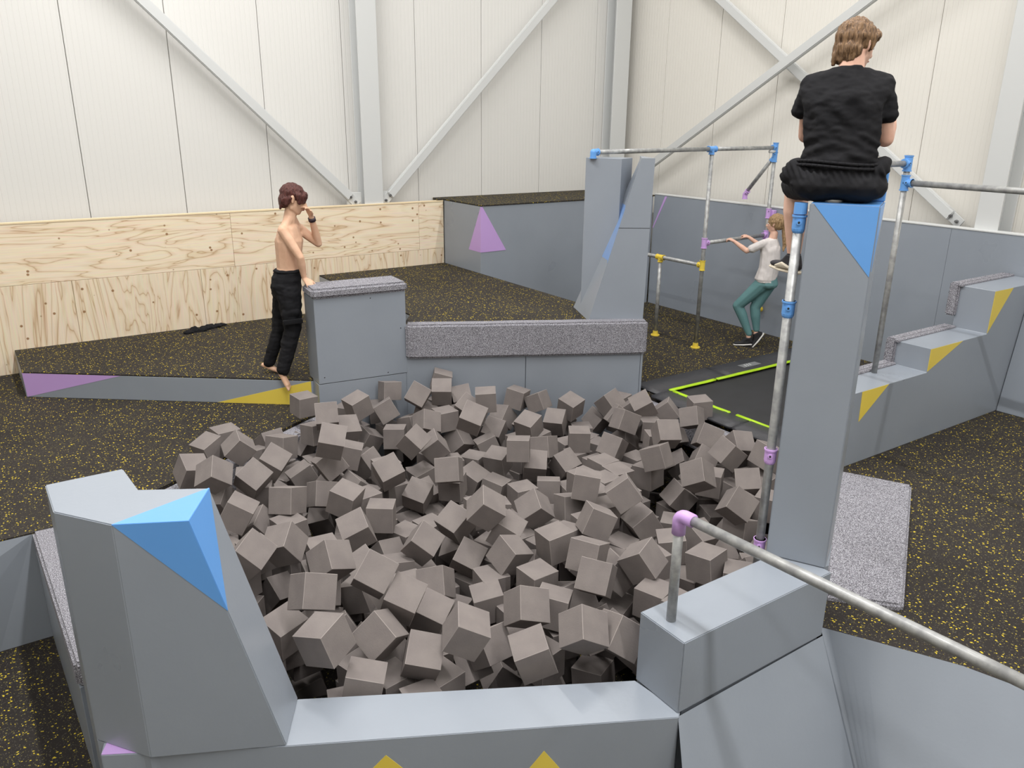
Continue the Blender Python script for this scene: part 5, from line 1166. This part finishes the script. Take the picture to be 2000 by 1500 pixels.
def blob(name, hulls, mat, parent, voxel=0.008, smooth=4, fn=None, cut=None):
    bm = bmesh.new()
    for h_ in hulls:
        b2 = bmesh.new(); hull_bm(b2, h_); join_bm(bm, b2)
    o = link(name, bm, mat, parent, True)
    md = o.modifiers.new('r', 'REMESH'); md.mode = 'VOXEL'; md.voxel_size = voxel; md.use_smooth_shade = True
    ms = o.modifiers.new('s', 'SMOOTH'); ms.factor = 0.5; ms.iterations = smooth
    dg = bpy.context.evaluated_depsgraph_get(); me = bpy.data.meshes.new_from_object(o.evaluated_get(dg)); o.modifiers.clear()
    old = o.data; o.data = me; bpy.data.meshes.remove(old)
    if cut:
        b3 = bmesh.new(); b3.from_mesh(me)
        for co, no in cut: bmesh.ops.bisect_plane(b3, geom=b3.verts[:]+b3.edges[:]+b3.faces[:], plane_co=co, plane_no=no, clear_outer=True)
        b3.to_mesh(me); b3.free()
    if fn:
        ns = [v.normal.copy() for v in me.vertices]
        for v, n_ in zip(me.vertices, ns): v.co = fn(v.co.copy(), n_)
    me.materials.clear(); me.materials.append(mat); me.polygons.foreach_set('use_smooth', [True]*len(me.polygons)); me.update()
    if parent: o.location = -parent.location
    return o
def chain(pts): return [[pts[i], pts[i+1]] for i in range(len(pts)-1)]
def hand(wr, dr, pn, side, s=1.0, curl=0.4, thumb=0.5, spread=0.06):
    """wr wrist, dr direction to the fingers, pn back-of-hand normal, side = towards the thumb (vectors)"""
    wr = Vector(wr); d = Vector(dr).normalized(); n = Vector(pn); n = (n-d*n.dot(d)).normalized(); t = Vector(side); t = (t-d*t.dot(d)-n*t.dot(n)).normalized()
    H = []; c0 = wr+d*0.012*s
    kn = [wr+d*(0.078-0.006*abs(k-1.0))*s+t*(0.030-0.019*k)*s for k in range(4)]
    H.append([(wr, 0.021*s), (c0+t*0.012*s, 0.016*s), (kn[0], 0.0105*s), (kn[3], 0.0095*s), (kn[1], 0.0105*s), (c0-t*0.012*s, 0.015*s)])
    for k, ln in enumerate((0.068, 0.076, 0.070, 0.055)):
        a1, a2, a3 = curl, curl*2.1, curl*2.9
        dd = (d+t*spread*(1.5-k)).normalized(); p_ = kn[k]; r_ = (0.0092, 0.0094, 0.0088, 0.0080)[k]
        for j, (a_, f_) in enumerate(((a1, 0.45), (a2, 0.31), (a3, 0.24))):
            q_ = p_+(dd*cos(a_)-n*sin(a_))*ln*f_*s; H.append([(p_, r_*s*(1-0.07*j)), (q_, r_*s*(0.94-0.09*j))]); p_ = q_
    b0 = wr+d*0.022*s+t*0.018*s; d1 = (d*0.55+t*0.75-n*0.25*thumb).normalized(); b1 = b0+d1*0.034*s; d2 = (d*0.85+t*0.35-n*0.55*thumb).normalized(); b2_ = b1+d2*0.028*s; b3 = b2_+(d2-n*0.2).normalized()*0.022*s
    H += [[(b0, 0.014*s), (b1, 0.0115*s)], [(b1, 0.011*s), (b2_, 0.010*s)], [(b2_, 0.010*s), (b3, 0.0085*s)]]
    return H
def head(c, face, up, s=1.0):
    """skull, jaw, nose, ears as hulls; face = direction looked at"""
    c = Vector(c); f = Vector(face).normalized(); u_ = Vector(up); u_ = (u_-f*u_.dot(f)).normalized(); r_ = f.cross(u_)
    R = Matrix((r_, f, u_)).transposed(); w = lambda x, y, z: c+(r_*x+f*y+u_*z)*s
    H = [[(w(0, -0.012, 0.022), (0.071*s, 0.086*s, 0.080*s), R), (w(0, 0.028, -0.02), (0.057*s, 0.056*s, 0.056*s), R)],
         [(w(0, 0.028, -0.02), (0.055*s, 0.054*s, 0.05*s), R), (w(0, 0.050, -0.080), (0.026*s, 0.024*s, 0.018*s), R), (w(0.034, 0.005, -0.058), 0.02*s), (w(-0.034, 0.005, -0.058), 0.02*s)],
         [(w(0, 0.080, 0.008), 0.008*s), (w(0, 0.100, -0.026), 0.0105*s), (w(0.011, 0.086, -0.030), 0.007*s), (w(-0.011, 0.086, -0.030), 0.007*s)],
         [(w(0.022, 0.074, 0.022), 0.011*s), (w(-0.022, 0.074, 0.022), 0.011*s)],
         [(w(0.014, 0.078, -0.052), 0.006*s), (w(-0.014, 0.078, -0.052), 0.006*s), (w(0, 0.084, -0.052), 0.0075*s)]]
    for sg in (1, -1):
        H.append([(w(sg*0.073, -0.004, 0.014), (0.007*s, 0.014*s, 0.016*s), R), (w(sg*0.070, 0.002, -0.022), (0.006*s, 0.009*s, 0.010*s), R), (w(sg*0.077, -0.012, 0.010), (0.006*s, 0.008*s, 0.014*s), R)])
    return H, w, R, r_, f, u_
def features(w, R, s, parent):
    for sg in (1, -1):
        b_ = bmesh.new(); bmesh.ops.create_uvsphere(b_, u_segments=12, v_segments=8, radius=0.0105*s); b_.transform(Matrix.Translation(w(sg*0.027, 0.070, 0.004))); e_ = W(link('eye', b_, EYE, parent, True))
        b_ = bmesh.new(); bmesh.ops.create_uvsphere(b_, u_segments=10, v_segments=6, radius=0.0055*s); b_.transform(Matrix.Translation(w(sg*0.027, 0.0765, 0.003))); link('iris', b_, IRIS, e_, True)
        b_ = bmesh.new(); hull_bm(b_, [(w(sg*0.016, 0.083, 0.022), 0.003*s), (w(sg*0.040, 0.072, 0.025), 0.0025*s)], 1); W(link('eyebrow', b_, IRIS, parent, True))
    b_ = bmesh.new(); hull_bm(b_, [(w(0, 0.0885, -0.052), 0.005*s), (w(0.016, 0.081, -0.053), 0.0028*s), (w(-0.016, 0.081, -0.053), 0.0028*s)], 1); W(link('lips', b_, LIP, parent, True))
def folds(amp, sc, seed=0.0, wave=None):
    def fn(co, n_):
        d_ = amp*(noise.noise(Vector((co.x*sc[0]+seed, co.y*sc[1], co.z*sc[2]))) + 0.5*noise.noise(Vector((co.x*sc[0]*2.3, co.y*sc[1]*2.3+seed, co.z*sc[2]*2.3))))
        if wave: d_ += wave(co)
        return co+n_*d_
    return fn
def hairfn(amp=0.004, sc=70):
    return lambda co, n_: co+n_*amp*(noise.noise(Vector((co.x*sc, co.y*sc, co.z*14)))+0.6*noise.noise(co*38))

# --- the person in black, seated on the pillar, seen from behind
t = thing('person', 'person in black t-shirt and shorts sitting on the tall pillar, seen from behind', 'person', None, (3.2, 2.12, 2.075))
O_ = Vector((3.2, 2.12, 2.075)); Fv = Vector((0.836, 0.549, 0)); Rv = Vector((0.549, -0.836, 0))
p = lambda r_, f_, u_: O_+Rv*r_+Fv*f_+Zv*u_
RT = Matrix((Rv, Fv, Zv)).transposed()
fdir = Rv*0.68+Fv*0.72-Zv*0.18
HH, hw, HR, hr_, hf_, hu_ = head(p(-0.040, 0.075, 0.638), fdir, (0, 0, 1), 0.93)
sL, eL, wL = p(-0.195, 0.05, 0.475), p(-0.205, 0.16, 0.27), p(-0.08, 0.30, 0.34)
sR, eR, wR = p(0.078, 0.065, 0.475), p(0.127, 0.115, 0.262), p(0.128, 0.235, 0.405)
kL, aL = p(-0.232, 0.44, 0.015), p(-0.205, 0.40, -0.30); kR, aR = p(0.10, 0.46, 0.03), p(0.09, 0.42, -0.32)
body = HH+[[(p(-0.045, 0.04, 0.60), (0.045, 0.045, 0.05), RT), (p(-0.05, 0.035, 0.52), (0.06, 0.055, 0.04), RT)],
    [(p(-0.04, 0.0, 0.09), (0.15, 0.11, 0.08), RT), (p(-0.045, 0.0, 0.20), (0.125, 0.085, 0.06), RT)], [(p(-0.045, 0.0, 0.20), (0.125, 0.085, 0.06), RT), (p(-0.055, 0.02, 0.42), (0.14, 0.085, 0.09), RT)],
    [(sL, 0.042), (p(-0.055, 0.03, 0.47), (0.09, 0.07, 0.06), RT), (sR, 0.042)],
    [(sL, 0.044), (eL, 0.033)], [(eL, 0.033), (wL, 0.022)], [(sR, 0.046), (lerp(sR, eR, 0.5), 0.044), (eR, 0.036)], [(eR, 0.035), (lerp(eR, wR, 0.35), 0.040), (wR, 0.024)],
    [(p(-0.12, 0.02, 0.08), 0.075), (kL, 0.052)], [(kL, 0.056), (lerp(kL, aL, 0.35)-Fv*0.015, 0.060)], [(lerp(kL, aL, 0.35)-Fv*0.015, 0.060), (aL, 0.034)], [(p(0.07, 0.02, 0.08), 0.075), (kR, 0.052)], [(kR, 0.050), (lerp(kR, aR, 0.35), 0.051)], [(lerp(kR, aR, 0.35), 0.051), (aR, 0.030)]]
body += hand(wL, (0.3, 0.5, 0.2), (0, 0, 1), Rv, 0.95, 0.5)+hand(wR, Zv*0.9-Rv*0.25+Fv*0.15, Rv, -Fv, 0.95, 0.45)
tl = -Rv*0.62+Fv*0.78; tl.normalize()
for a_ in (aL, aR): body.append([(a_, 0.03), (a_-Zv*0.03+tl*0.02, 0.028)])
bd = blob('body', body, SKIN, t, 0.0065, 3); features(hw, HR, 0.93, bd)
hc = lambda x, y, z: hw(x, y, z)
hh = [[(hc(0, -0.016, 0.030), (0.081, 0.090, 0.083), HR)], [(hc(0, -0.055, -0.02), (0.070, 0.042, 0.055), HR), (hc(0, -0.052, -0.065), (0.054, 0.032, 0.03), HR)],
      [(hc(0.045, 0.048, 0.050), (0.028, 0.028, 0.026), HR), (hc(-0.045, 0.048, 0.050), (0.028, 0.028, 0.026), HR), (hc(0, 0.062, 0.055), (0.03, 0.024, 0.026), HR)],
      [(hc(-0.068, 0.024, 0.035), 0.015), (hc(-0.068, 0.024, -0.012), 0.009)], [(hc(0.068, 0.024, 0.035), 0.015), (hc(0.068, 0.024, -0.012), 0.009)],
      [(hc(-0.064, -0.042, -0.03), 0.020), (hc(-0.05, -0.062, -0.080), 0.011)], [(hc(0.062, -0.042, -0.03), 0.019), (hc(0.046, -0.058, -0.078), 0.010)], [(hc(-0.03, -0.075, -0.05), 0.018), (hc(-0.035, -0.078, -0.098), 0.008)]]
blob('hair', hh, HAIRBR, t, 0.0045, 1, hairfn(0.006, 95))
def wv(co):
    l = co-O_; r_, u_ = l.dot(Rv), l.z
    lo_ = max(0.0, 1-abs(u_-0.22)/0.13); nz_ = noise.noise(Vector((r_*6, u_*9, 2.2)))
    return lo_*(0.004+0.004*nz_)*sin(u_*150+(r_+0.08)*(r_+0.08)*260+nz_*5)+0.0035*max(0, 1-abs(u_-0.36)/0.15)*sin((u_+r_*0.9)*62+nz_*3)*(0.6+nz_)
shirt = [[(p(-0.05, 0.0, 0.155), (0.168, 0.115, 0.02), RT), (p(-0.045, -0.005, 0.20), (0.160, 0.108, 0.05), RT)], [(p(-0.045, -0.005, 0.20), (0.158, 0.105, 0.05), RT), (p(-0.062, 0.012, 0.40), (0.166, 0.112, 0.085), RT)],
    [(p(-0.062, 0.01, 0.40), (0.166, 0.112, 0.085), RT), (sL+Zv*0.002, (0.058, 0.060, 0.052), RT), (sR+Zv*0.002, (0.060, 0.062, 0.054), RT), (p(-0.055, 0.028, 0.515), (0.075, 0.065, 0.05), RT)],
    [(p(-0.05, 0.035, 0.545), (0.058, 0.058, 0.022), RT), (p(-0.055, 0.028, 0.50), (0.10, 0.07, 0.04), RT)],
    [(sR, 0.056), (lerp(sR, eR, 0.55), (0.062, 0.066, 0.04), RT)], [(sL, 0.054), (p(-0.228, 0.09, 0.37), (0.048, 0.06, 0.03), RT)]]
sh = blob('t_shirt', shirt, BLACKCLOTH, t, 0.006, 4, folds(0.006, (14, 14, 30), 3, wv))
shorts = [[(p(-0.045, 0.0, 0.155), (0.150, 0.105, 0.03), RT), (p(-0.045, -0.012, 0.07), (0.200, 0.128, 0.066), RT)], [(p(-0.115, -0.02, 0.068), (0.115, 0.12, 0.072), RT), (p(-0.225, 0.36, 0.04), (0.078, 0.09, 0.075), RT)], [(p(0.04, -0.02, 0.068), (0.125, 0.12, 0.072), RT), (p(0.10, 0.38, 0.045), (0.08, 0.09, 0.075), RT)],
    [(p(-0.10, -0.02, 0.10), (0.13, 0.11, 0.05), RT), (p(-0.245, 0.06, 0.10), (0.045, 0.08, 0.045), RT), (p(-0.215, 0.02, 0.15), (0.045, 0.06, 0.03), RT)], [(p(0.10, 0.0, 0.13), (0.06, 0.08, 0.05), RT), (p(0.135, 0.02, 0.165), (0.03, 0.05, 0.03), RT)]]
def sw(co):
    l = co-O_; r_, u_ = l.dot(Rv), l.z
    return 0.005*max(0, 1-abs(u_-0.125)/0.045)*sin((r_*1.0+u_*0.5)*230)
blob('shorts', shorts, BLACKCLOTH, t, 0.0065, 4, folds(0.004, (12, 12, 18), 8, sw))
b_ = bmesh.new()
for zz, rr_ in ((0.148, 0.176), (0.165, 0.172)):
    ring = [p(-0.047+rr_*cos(a_), 0.0+(rr_-0.052)*sin(a_), zz+0.006*sin(a_*2)) for a_ in [2*pi*i/40 for i in range(40)]]
    for i in range(40): join_bm(b_, tube_bm(ring[i], ring[(i+1) % 40], 0.0065, 6))
W(link('waistband', b_, BLACKCLOTH, t, True))
SHOE = mottled('black_suede', srgb(36, 35, 40), srgb(44, 42, 48), 20, 0.8, 0.4, 80); SOLE = mottled('cream_rubber_sole', srgb(222, 212, 192), srgb(212, 200, 180), 10, 0.6, 0.2, 60)
def shoe(an, toe, up, parent, uppermat, solemat, s=1.0, stripe=None, name='shoe'):
    an, d_, u_ = Vector(an), Vector(toe).normalized(), Vector(up); u_ = (u_-d_*u_.dot(d_)).normalized(); x_ = d_.cross(u_); R = Matrix((x_, d_, u_)).transposed()
    q_ = lambda x, y, z: an+(x_*x+d_*y+u_*z)*s
    o = blob(name, [[(q_(0, -0.035, -0.045), (0.034*s, 0.034*s, 0.026*s), R), (q_(0, 0.05, -0.048), (0.042*s, 0.04*s, 0.024*s), R), (q_(0, 0.15, -0.055), (0.036*s, 0.04*s, 0.018*s), R)], [(q_(0, 0.0, 0.012), (0.04*s, 0.043*s, 0.012*s), R), (q_(0, -0.03, -0.04), (0.035*s, 0.035*s, 0.025*s), R), (q_(0, 0.06, -0.04), (0.036*s, 0.04*s, 0.02*s), R)]], uppermat, parent, 0.005, 3)
    b_ = bmesh.new(); hull_bm(b_, [(q_(0, -0.042, -0.075), (0.036*s, 0.038*s, 0.012*s), R), (q_(0, 0.06, -0.078), (0.046*s, 0.04*s, 0.011*s), R), (q_(0, 0.155, -0.075), (0.038*s, 0.04*s, 0.012*s), R)])
    link('sole', b_, solemat, o, True)
    if stripe:
        for sg in (1, -1):
            b_ = bmesh.new(); hull_bm(b_, [(q_(sg*0.040, 0.10, -0.058), 0.007*s), (q_(sg*0.043, 0.04, -0.035), 0.007*s), (q_(sg*0.037, -0.02, -0.052), 0.009*s)], 1); link('side_stripe', b_, stripe, o, True)
    b_ = bmesh.new()
    for k in range(3): join_bm(b_, tube_bm(q_(-0.018, 0.045+k*0.02, -0.012-k*0.008), q_(0.018, 0.045+k*0.02, -0.012-k*0.008), 0.0035*s, 6))
    link('laces', b_, uppermat, o); return o
shoe(aL-Zv*0.02, tl, (0, 0, 1), t, SHOE, SOLE, 0.92, SOLE); shoe(aR-Zv*0.02, Fv*0.9-Rv*0.2, (0, 0, 1), t, SHOE, SOLE, 0.92, SOLE)
blob('ankle_sock', [[(aL, 0.034), (aL-Zv*0.03, 0.034)]], SHOE, t, 0.005, 2)

# --- the shirtless person leaning on the vault box
t = thing('person', 'shirtless person in black trousers leaning on the carpet topped box, hand at the face', 'person', None, (2.07, 6.70, 0.237))
f2 = Vector((0.86, -0.5, 0)).normalized(); l2 = Vector((0.5, 0.86, 0)).normalized(); R2 = Matrix((f2, l2, Zv)).transposed()
V = Vector
HH, hw, HR, hr_, hf_, hu_ = head((2.256, 6.562, 1.758), V((0.90, -0.34, -0.30)), (0.3, 0, 1), 1.17)
pel = V((2.155, 6.60, 1.06)); wst = V((2.185, 6.59, 1.19)); chs = V((2.205, 6.59, 1.42))
sN, eN, wN = V((2.130, 6.50, 1.515)), V((2.225, 6.40, 1.30)), V((2.262, 6.445, 1.115))
sF, eF, wF = V((2.325, 6.665, 1.505)), V((2.462, 6.60, 1.375)), V((2.388, 6.525, 1.615))
hN, kN, aN = V((2.15, 6.545, 0.99)), V((2.155, 6.525, 0.68)), V((2.035, 6.525, 0.295)); hF, kF, aF = V((2.155, 6.66, 0.99)), V((2.115, 6.72, 0.66)), V((1.995, 6.785, 0.315))
body = HH+[[(V((2.235, 6.57, 1.68)), 0.050), (V((2.215, 6.58, 1.57)), 0.056)], [(V((2.225, 6.575, 1.625)), 0.045), (lerp(sN, (2.215, 6.58, 1.56), 0.25)+Zv*0.006, 0.038)], [(V((2.225, 6.575, 1.625)), 0.045), (lerp(sF, (2.215, 6.58, 1.56), 0.25)+Zv*0.006, 0.038)], [(pel, (0.105, 0.125, 0.09), R2), (wst, (0.100, 0.110, 0.05), R2)], [(wst, (0.098, 0.108, 0.05), R2), (chs, (0.118, 0.138, 0.09), R2)],
    [(chs, (0.115, 0.135, 0.08), R2), (V((2.205, 6.58, 1.525)), (0.085, 0.11, 0.045), R2)], [(sN, 0.044), (V((2.20, 6.57, 1.53)), (0.05, 0.08, 0.045), R2)], [(sF, 0.044), (V((2.22, 6.59, 1.53)), (0.05, 0.08, 0.045), R2)],
    [(V((2.27, 6.555, 1.45)), (0.03, 0.05, 0.035), R2), (V((2.30, 6.61, 1.45)), (0.03, 0.05, 0.035), R2), (chs, 0.06)],
    [(sN, 0.046), (lerp(sN, eN, 0.45), 0.042), (eN, 0.033)], [(eN, 0.033), (lerp(eN, wN, 0.3), 0.035)], [(lerp(eN, wN, 0.3), 0.035), (wN, 0.022)],
    [(sF, 0.045), (lerp(sF, eF, 0.5), 0.042), (eF, 0.034)], [(eF, 0.033), (lerp(eF, wF, 0.3), 0.035)], [(lerp(eF, wF, 0.3), 0.035), (wF, 0.022)],
    [(hN, 0.075), (kN, 0.05)], [(kN, 0.05), (aN, 0.032)], [(hF, 0.075), (kF, 0.05)], [(kF, 0.05), (aF, 0.032)]]
def foot(an, toe, s=1.0, down=0.05):
    an = V(an); d_ = V(toe)-an; ln = d_.length; d_.normalize(); x_ = d_.cross(Zv).normalized(); u_ = x_.cross(d_); H = [[(an, 0.031*s), (an-u_*down*0.6-d_*0.02, 0.028*s)], [(an-u_*down*0.55, 0.027*s), (an-d_*0.035*s-u_*down*0.8, 0.024*s), (an+d_*ln*0.68+x_*0.018-u_*0.012, 0.020*s), (an+d_*ln*0.66-x_*0.018-u_*0.012, 0.017*s)]]
    for k in range(5):
        b0 = an+d_*ln*0.68+x_*(0.026-0.013*k)*s-u_*0.014; H.append([(b0, 0.012*s), (b0+d_*(0.048-0.005*k)*s, (0.0115 if k == 0 else 0.0085)*s)])
    return H
body += foot(aN, (2.085, 6.47, 0.155), 0.95, 0.02); body += foot(aF, (2.075, 6.745, 0.262), 0.95, 0.03)
body += hand(wN, V((0.22, -0.75, -0.42)), V((0.0, -0.35, 0.95)), V((0.9, 0.2, 0)), 0.95, 0.42, 0.5)
body += hand(wF, V((-0.42, -0.22, 0.86)), V((0.75, 0.2, 0.5)), V((-0.3, -0.9, 0)), 0.92, 0.42, 0.4)
bd = blob('body', body, SKINL, t, 0.0065, 3); features(hw, HR, 1.17, bd)
hc = lambda x, y, z: hw(x, y, z)
hh = [[(hc(0, -0.012, 0.036), (0.098, 0.108, 0.092), HR)], [(hc(0, -0.050, -0.015), (0.088, 0.058, 0.068), HR), (hc(0, -0.055, -0.045), (0.068, 0.040, 0.040), HR)],
      [(hc(0, 0.066, 0.040), (0.072, 0.034, 0.044), HR), (hc(0.040, 0.074, -0.002), 0.012), (hc(-0.03, 0.080, 0.005), 0.012)], [(hc(0.07, 0.035, 0.035), 0.026), (hc(0.070, 0.045, -0.015), 0.013), (hc(0.050, 0.070, 0.0), 0.013)], [(hc(-0.07, 0.03, 0.04), 0.024), (hc(-0.070, 0.035, -0.02), 0.014)],
      [(hc(0.03, -0.065, -0.05), 0.020), (hc(0.032, -0.070, -0.088), 0.008)], [(hc(-0.02, -0.07, -0.05), 0.020), (hc(-0.022, -0.07, -0.082), 0.008)], [(hc(0.066, -0.02, 0.0), 0.026), (hc(0.064, -0.035, -0.05), 0.012)]]
blob('hair', hh, HAIRRED, t, 0.0045, 2, hairfn(0.004, 95))
tr = [[(V((2.180, 6.595, 1.155)), (0.124, 0.128, 0.028), R2), (V((2.150, 6.60, 1.05)), (0.130, 0.145, 0.08), R2)], [(V((2.150, 6.60, 1.05)), (0.130, 0.145, 0.07), R2), (hN-Zv*0.03, (0.112, 0.085, 0.06), R2), (hF-Zv*0.03, (0.112, 0.085, 0.06), R2)],
    [(hN, 0.108), (kN+V((0, 0, 0.07)), 0.084)], [(kN+V((0, 0, 0.07)), 0.084), (kN, 0.078)], [(kN, 0.078), (lerp(kN, aN, 0.45), 0.068)], [(lerp(kN, aN, 0.45), 0.068), (lerp(kN, aN, 0.93), 0.056)], [(hF, 0.100), (kF, 0.076)], [(kF, 0.074), (lerp(kF, aF, 0.93), 0.052)], [(V((2.09, 6.49, 0.83)), 0.035), (V((2.17, 6.455, 0.83)), 0.035), (V((2.13, 6.50, 0.72)), 0.05)]]
tw = blob('trousers', tr, BLACKCLOTH, t, 0.0075, 4, folds(0.007, (10, 10, 22), 1.5))
blob('waistband', [[(V((2.182, 6.595, 1.165)), (0.129, 0.133, 0.016), R2), (V((2.182, 6.595, 1.178)), (0.127, 0.131, 0.014), R2)]], BLACKCLOTH, t, 0.005, 2)
b_ = bmesh.new(); join_bm(b_, loft_bm([(2.055, 6.435, 0.735), (2.205, 6.39, 0.745), (2.215, 6.43, 0.745), (2.06, 6.48, 0.735)], [(2.05, 6.435, 0.775), (2.20, 6.385, 0.785), (2.21, 6.43, 0.785), (2.055, 6.48, 0.775)], 0.006, 2)); W(link('pocket_flap', b_, BLACKCLOTH, t))
ax_ = (eF-wF).normalized(); W(link('wristband', tube_bm(wF+ax_*0.012, wF+ax_*0.042, 0.031, 20, 0.032), newmat('dark_wristband', srgb(52, 40, 48), 0.5)[0], t, True))

# --- the person in white holding the bar
t = thing('person', 'person in white t-shirt and teal leggings hanging back from the lilac fitted bar', 'person', None, (7.05, 5.60, 0.0))
f3 = V((-0.25, 0.97, 0)).normalized(); r3 = V((0.97, 0.25, 0)); R3 = Matrix((r3, f3, Zv)).transposed()
HH, hw, HR, hr_, hf_, hu_ = head((7.155, 5.530, 1.372), V((-0.42, 0.9, -0.05)), (0, 0, 1), 0.92)
HNy, HFy = V((6.845, 5.915, 1.175)), V((7.13, 5.95, 1.175))
sN, eN, wN = V((7.035, 5.545, 1.175)), V((6.945, 5.70, 1.075)), V((6.885, 5.83, 1.165)); sF, eF, wF = V((7.255, 5.60, 1.18)), V((7.225, 5.76, 1.11)), V((7.165, 5.865, 1.185))
hA, kA, aA = V((7.09, 5.56, 0.72)), V((6.97, 5.765, 0.455)), V((7.06, 5.645, 0.115)); hB, kB, aB = V((7.18, 5.55, 0.72)), V((7.105, 5.635, 0.445)), V((7.125, 5.60, 0.165))
body = HH+[[(V((7.152, 5.528, 1.27)), 0.042), (V((7.145, 5.54, 1.18)), 0.046)], [(V((7.135, 5.55, 0.74)), (0.115, 0.10, 0.08), R3), (V((7.14, 5.54, 0.90)), (0.10, 0.078, 0.05), R3)], [(V((7.14, 5.54, 0.90)), (0.10, 0.078, 0.05), R3), (V((7.145, 5.55, 1.08)), (0.115, 0.085, 0.08), R3)], [(sN, 0.038), (V((7.145, 5.55, 1.16)), 0.05), (sF, 0.038)],
    [(sN, 0.038), (eN, 0.029)], [(eN, 0.029), (lerp(eN, wN, 0.3), 0.030), (wN, 0.019)], [(sF, 0.038), (eF, 0.029)], [(eF, 0.029), (wF, 0.019)], [(hA, 0.075), (kA, 0.05)], [(kA, 0.042), (aA, 0.025)], [(hB, 0.075), (kB, 0.05)], [(kB, 0.042), (aB, 0.025)]]
body += hand(wN, V((-0.28, 0.72, 0.32)), V((0, -0.3, 1)), V((0.95, 0, 0)), 0.85, 0.75, 1.2)+hand(wF, V((-0.1, 0.62, 0.22)), V((0, -0.3, 1)), V((-0.95, 0.2, 0)), 0.85, 0.75, 1.2)
body += [[(aA, 0.028), (aA-Zv*0.04, 0.028)], [(aB, 0.028), (aB-Zv*0.04+V((0, 0.0, 0)), 0.028)]]
bd = blob('body', body, SKIN, t, 0.0065, 3); features(hw, HR, 0.92, bd)
hc = lambda x, y, z: hw(x, y, z)
blob('hair', [[(hc(0, -0.018, 0.030), (0.079, 0.092, 0.084), HR), (hc(0, -0.04, -0.02), (0.066, 0.06, 0.05), HR)]], HAIRBL, t, 0.005, 2, hairfn(0.005, 85))
py = V((7.215, 5.455, 1.385)); blob('ponytail', [[(hc(0, -0.085, 0.02), 0.022), (py, 0.028)], [(py, 0.030), (V((7.222, 5.435, 1.25)), 0.035)], [(V((7.222, 5.435, 1.25)), 0.034), (V((7.222, 5.43, 1.17)), 0.024)], [(V((7.222, 5.43, 1.17)), 0.024), (V((7.212, 5.432, 1.09)), 0.008)]], HAIRBL, t, 0.005, 2, hairfn(0.006, 90))
TEE = mottled('white_cotton', srgb(218, 212, 210), srgb(208, 202, 200), 5, 0.85, 0.4, 22, bdist=0.006)
te = [[(V((7.125, 5.555, 0.775)), (0.128, 0.118, 0.02), R3), (V((7.14, 5.535, 0.90)), (0.125, 0.105, 0.04), R3)], [(V((7.14, 5.535, 0.90)), (0.125, 0.105, 0.04), R3), (V((7.145, 5.545, 1.10)), (0.130, 0.100, 0.07), R3)], [(V((7.145, 5.545, 1.08)), (0.128, 0.10, 0.07), R3), (sN+V((0.01, 0, 0)), 0.047), (sF, 0.047), (V((7.148, 5.54, 1.205)), (0.06, 0.055, 0.02), R3)],
    [(sN, 0.047), (lerp(sN, eN, 0.70), 0.046)], [(sF, 0.047), (lerp(sF, eF, 0.70), 0.046)], [(V((7.13, 5.55, 0.755)), (0.125, 0.115, 0.02), R3), (V((7.175, 5.49, 0.735)), (0.06, 0.05, 0.02), R3)]]
blob('t_shirt', te, TEE, t, 0.0065, 4, folds(0.008, (16, 16, 7), 5))
TEAL = mottled('teal_leggings', srgb(98, 138, 140), srgb(90, 130, 132), 5, 0.75, 0.2, 30)
blob('leggings', [[(V((7.135, 5.55, 0.83)), (0.112, 0.100, 0.03), R3), (V((7.14, 5.535, 0.72)), (0.125, 0.118, 0.06), R3)], [(hA, 0.088), (kA, 0.058)], [(kA, 0.058), (lerp(kA, aA, 0.3)+V((0.008, -0.008, 0)), 0.056)], [(lerp(kA, aA, 0.3)+V((0.008, -0.008, 0)), 0.056), (aA+Zv*0.03, 0.036)], [(hB, 0.088), (kB, 0.058)], [(kB, 0.058), (lerp(kB, aB, 0.3), 0.055)], [(lerp(kB, aB, 0.3), 0.056), (aB+Zv*0.03, 0.036)]], TEAL, t, 0.007, 4)
BS = newmat('black_mesh_shoe', srgb(26, 26, 30), 0.7)[0]; WS = newmat('white_sole', srgb(214, 212, 208), 0.6)[0]
shoe(aA-Zv*0.028, V((-0.60, 0.72, -0.10)), (0, 0, 1), t, BS, WS, 0.86); shoe(aB-Zv*0.022, V((-0.55, 0.22, -0.72)), V((-0.6, 0.4, 0.6)), t, BS, WS, 0.86)

# --- the black garment dropped on the low platform
def cloth_fn(co, n_): return co+Vector((0, 0, 0.018*noise.noise(co*16)))+n_*0.012*noise.noise(co*34)
g_ = [((1.72, 8.58), 0.055, 0.022), ((1.80, 8.62), 0.06, 0.04), ((1.88, 8.60), 0.045, 0.032), ((1.96, 8.66), 0.05, 0.03), ((2.04, 8.69), 0.055, 0.036), ((2.12, 8.72), 0.03, 0.028), ((1.90, 8.72), 0.035, 0.025), ((2.0, 8.755), 0.03, 0.03)]
hs = [[((x_, y_, 0.245), (r_, r_*0.8, h_))] for (x_, y_), r_, h_ in g_]+[[((g_[i][0][0], g_[i][0][1], 0.25), 0.02), ((g_[i+1][0][0], g_[i+1][0][1], 0.25), 0.02)] for i in range(7)]
o = blob('dropped_garment', hs, BLACKCLOTH, None, 0.006, 2, cloth_fn, [((0, 0, 0.2365), (0, 0, -1))]); tag(o, 'crumpled black garment lying on the platform by the plywood wall', 'clothing'); fix_origin(o)
